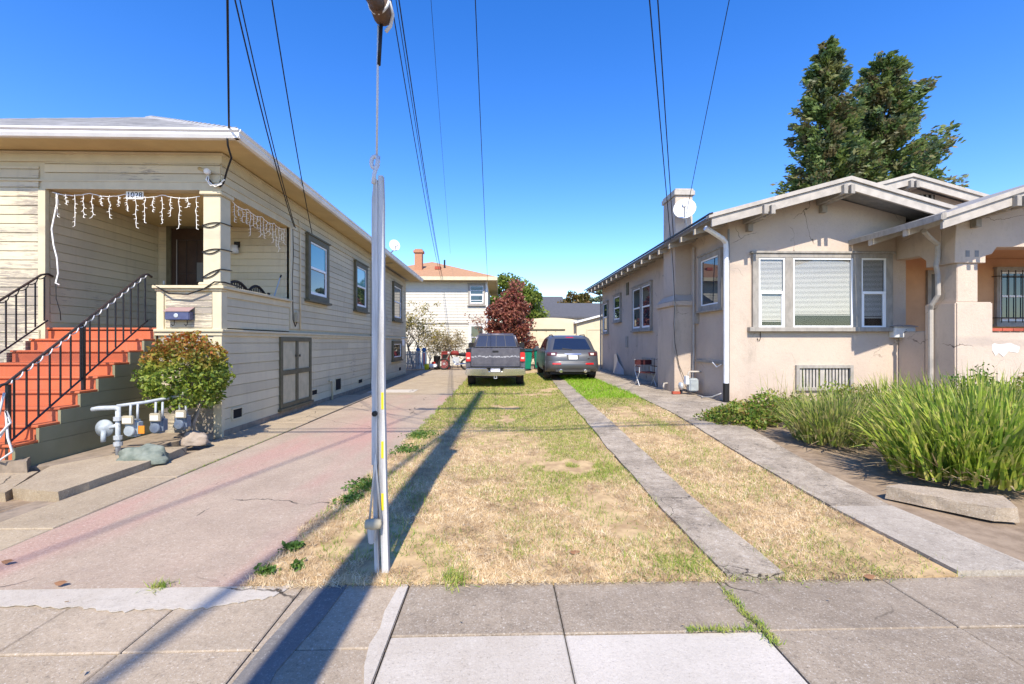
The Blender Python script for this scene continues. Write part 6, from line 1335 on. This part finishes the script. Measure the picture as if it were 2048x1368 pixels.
npmesh('green_grass', np.concatenate(GR), 3, 'greengrass', None, kind='stuff', label='patchy green lawn grass among the straw', category='grass')
npmesh('lush_grass', np.concatenate(LU), 3, 'lushgrass', None, kind='stuff', label='bright green grass between the tyre strips by the grey car', category='grass')
# tufts and weeds
def tuft(x, y, n, r, L, mat, label, name='grass_tuft', flat=.8):
    xx = x+rng.normal(0, r*.5, n); yy = y+rng.normal(0, r*.5, n); g = thing(name, (x, y, g1(x,y)), label, 'weed'); return npmesh('leaves', blades(xx, yy, L, .006, flat, '', '', ''), 3, mat, g)
def weed(x, y, rx_, ry_, n, label):
    d = rng.normal(size=(n,2))*np.array([rx_,ry_])*.5; p = np.stack([x+d[:,0], y+d[:,1], gz(x+d[:,0],y+d[:,1])+rng.uniform(.008,.05,n)],1); g = thing('weed', (x, y, g1(x,y)), label, 'weed'); return npmesh('leaves', quadleaves(n, p, .018, .6, .4, .0), 4, 'weed', g)
weed(-1.42,4.75,.16,.22,420,'dark green weed patch beside the pink drive, left of the guy guard'); weed(-1.28,7.3,.22,.28,420,'green weed patch on the lawn edge right behind the guy guard'); weed(-1.30,6.3,.2,.25,380,'green weed patch on the lawn edge nearest behind the guy guard')
weed(-1.5,3.32,.07,.07,160,'small green weed on the drive edge in front of the guard'); weed(-1.52,2.98,.06,.04,110,'small weed at the corner of the drive and sidewalk'); weed(-1.42,4.35,.1,.12,200,'small weed on the pink drive edge near the guard foot'); weed(-1.36,3.05,.04,.05,70,'tiny weed in the straw left of the guard foot')
tuft(-2.1,2.845,90,.06,.06,'greengrass','yellow-green tuft in the seam between drive and sidewalk'); tuft(-.28,2.86,160,.1,.09,'greengrass','green tuft at the sidewalk edge in the middle of the lawn'); tuft(.12,3.25,120,.12,.06,'greengrass','flat green tuft on the straw near the sidewalk')

def seam(pts, n, spread, label, mat='greengrass'):
    P = [Vector(p) for p in pts]; xs_, ys_ = [], []
    for i in range(n):
        k = random.randrange(len(P)-1); t = random.random(); q = P[k].lerp(P[k+1], t); xs_.append(q.x+random.gauss(0,spread)); ys_.append(q.y+random.gauss(0,spread))
    npmesh('seam_grass', blades(np.array(xs_), np.array(ys_), .035, .005, .6, '', '', ''), 3, mat, None, label=label, category='weed', kind='stuff')
seam([(1.38,2.72,0),(1.36,2.5,0),(1.39,2.36,0),(1.38,2.2,0)], 420, .016, 'grass growing in the right sidewalk joint beside the white slab'); seam([(.98,2.338,0),(1.15,2.338,0),(1.37,2.338,0)], 260, .01, 'grass line along the back edge of the white slab')
seam([(-3.62,5.2,0),(-3.6,6.3,0),(-3.6,8.0,0)], 260, .01, 'grass in the seam between the pink drive and the house path')
seam([(1.3,2.9,0),(1.7,2.86,0),(2.2,2.86,0),(2.6,2.9,0)], 500, .05, 'olive grass fringe at the foot of the tyre strip', 'greengrass')
# fallen leaves
for k, (x, y, l) in enumerate(((.53,3.18,'single brown curled leaf on the dry lawn'),(2.35,2.80,'brown leaf at the sidewalk edge between the strips'),(-3.35,3.15,'orange leaf on the pink drive at the left'),(-2.72,2.86,'dry leaf on the seam at the left'))):
    MB().add([(x-.04,y,.03),(x-.015,y-.013,.02),(x+.01,y-.014,.018),(x+.04,y+.004,.033),(x+.01,y+.016,.036),(x-.02,y+.013,.034)], [(0,1,2,3),(0,3,4,5)]).build('fallen_leaf', simple('brown_leaf', (.20,.10,.05), rough=.8), None, label=l, category='leaf')

n = 260; x = rng.uniform(-9,8,n); y = rng.uniform(1.3,9,n); k = (x < 3.6) & (x > -4.1); x, y = x[k], y[k]
p = np.stack([x, y, gz(x,y)+.022+.03*((x > 1.4) & (x < 3.6))*(y > 2.85)],1); q = quadleaves(len(p), p, .012, .5, .5); q[:,:,2] = p[:,None,2]+(q[:,:,2]-p[:,None,2])*.3
npmesh('leaf_litter', q, 4, 'deadleaf', None, kind='stuff', label='scattered bits of dry leaf litter on the paving', category='leaf litter')
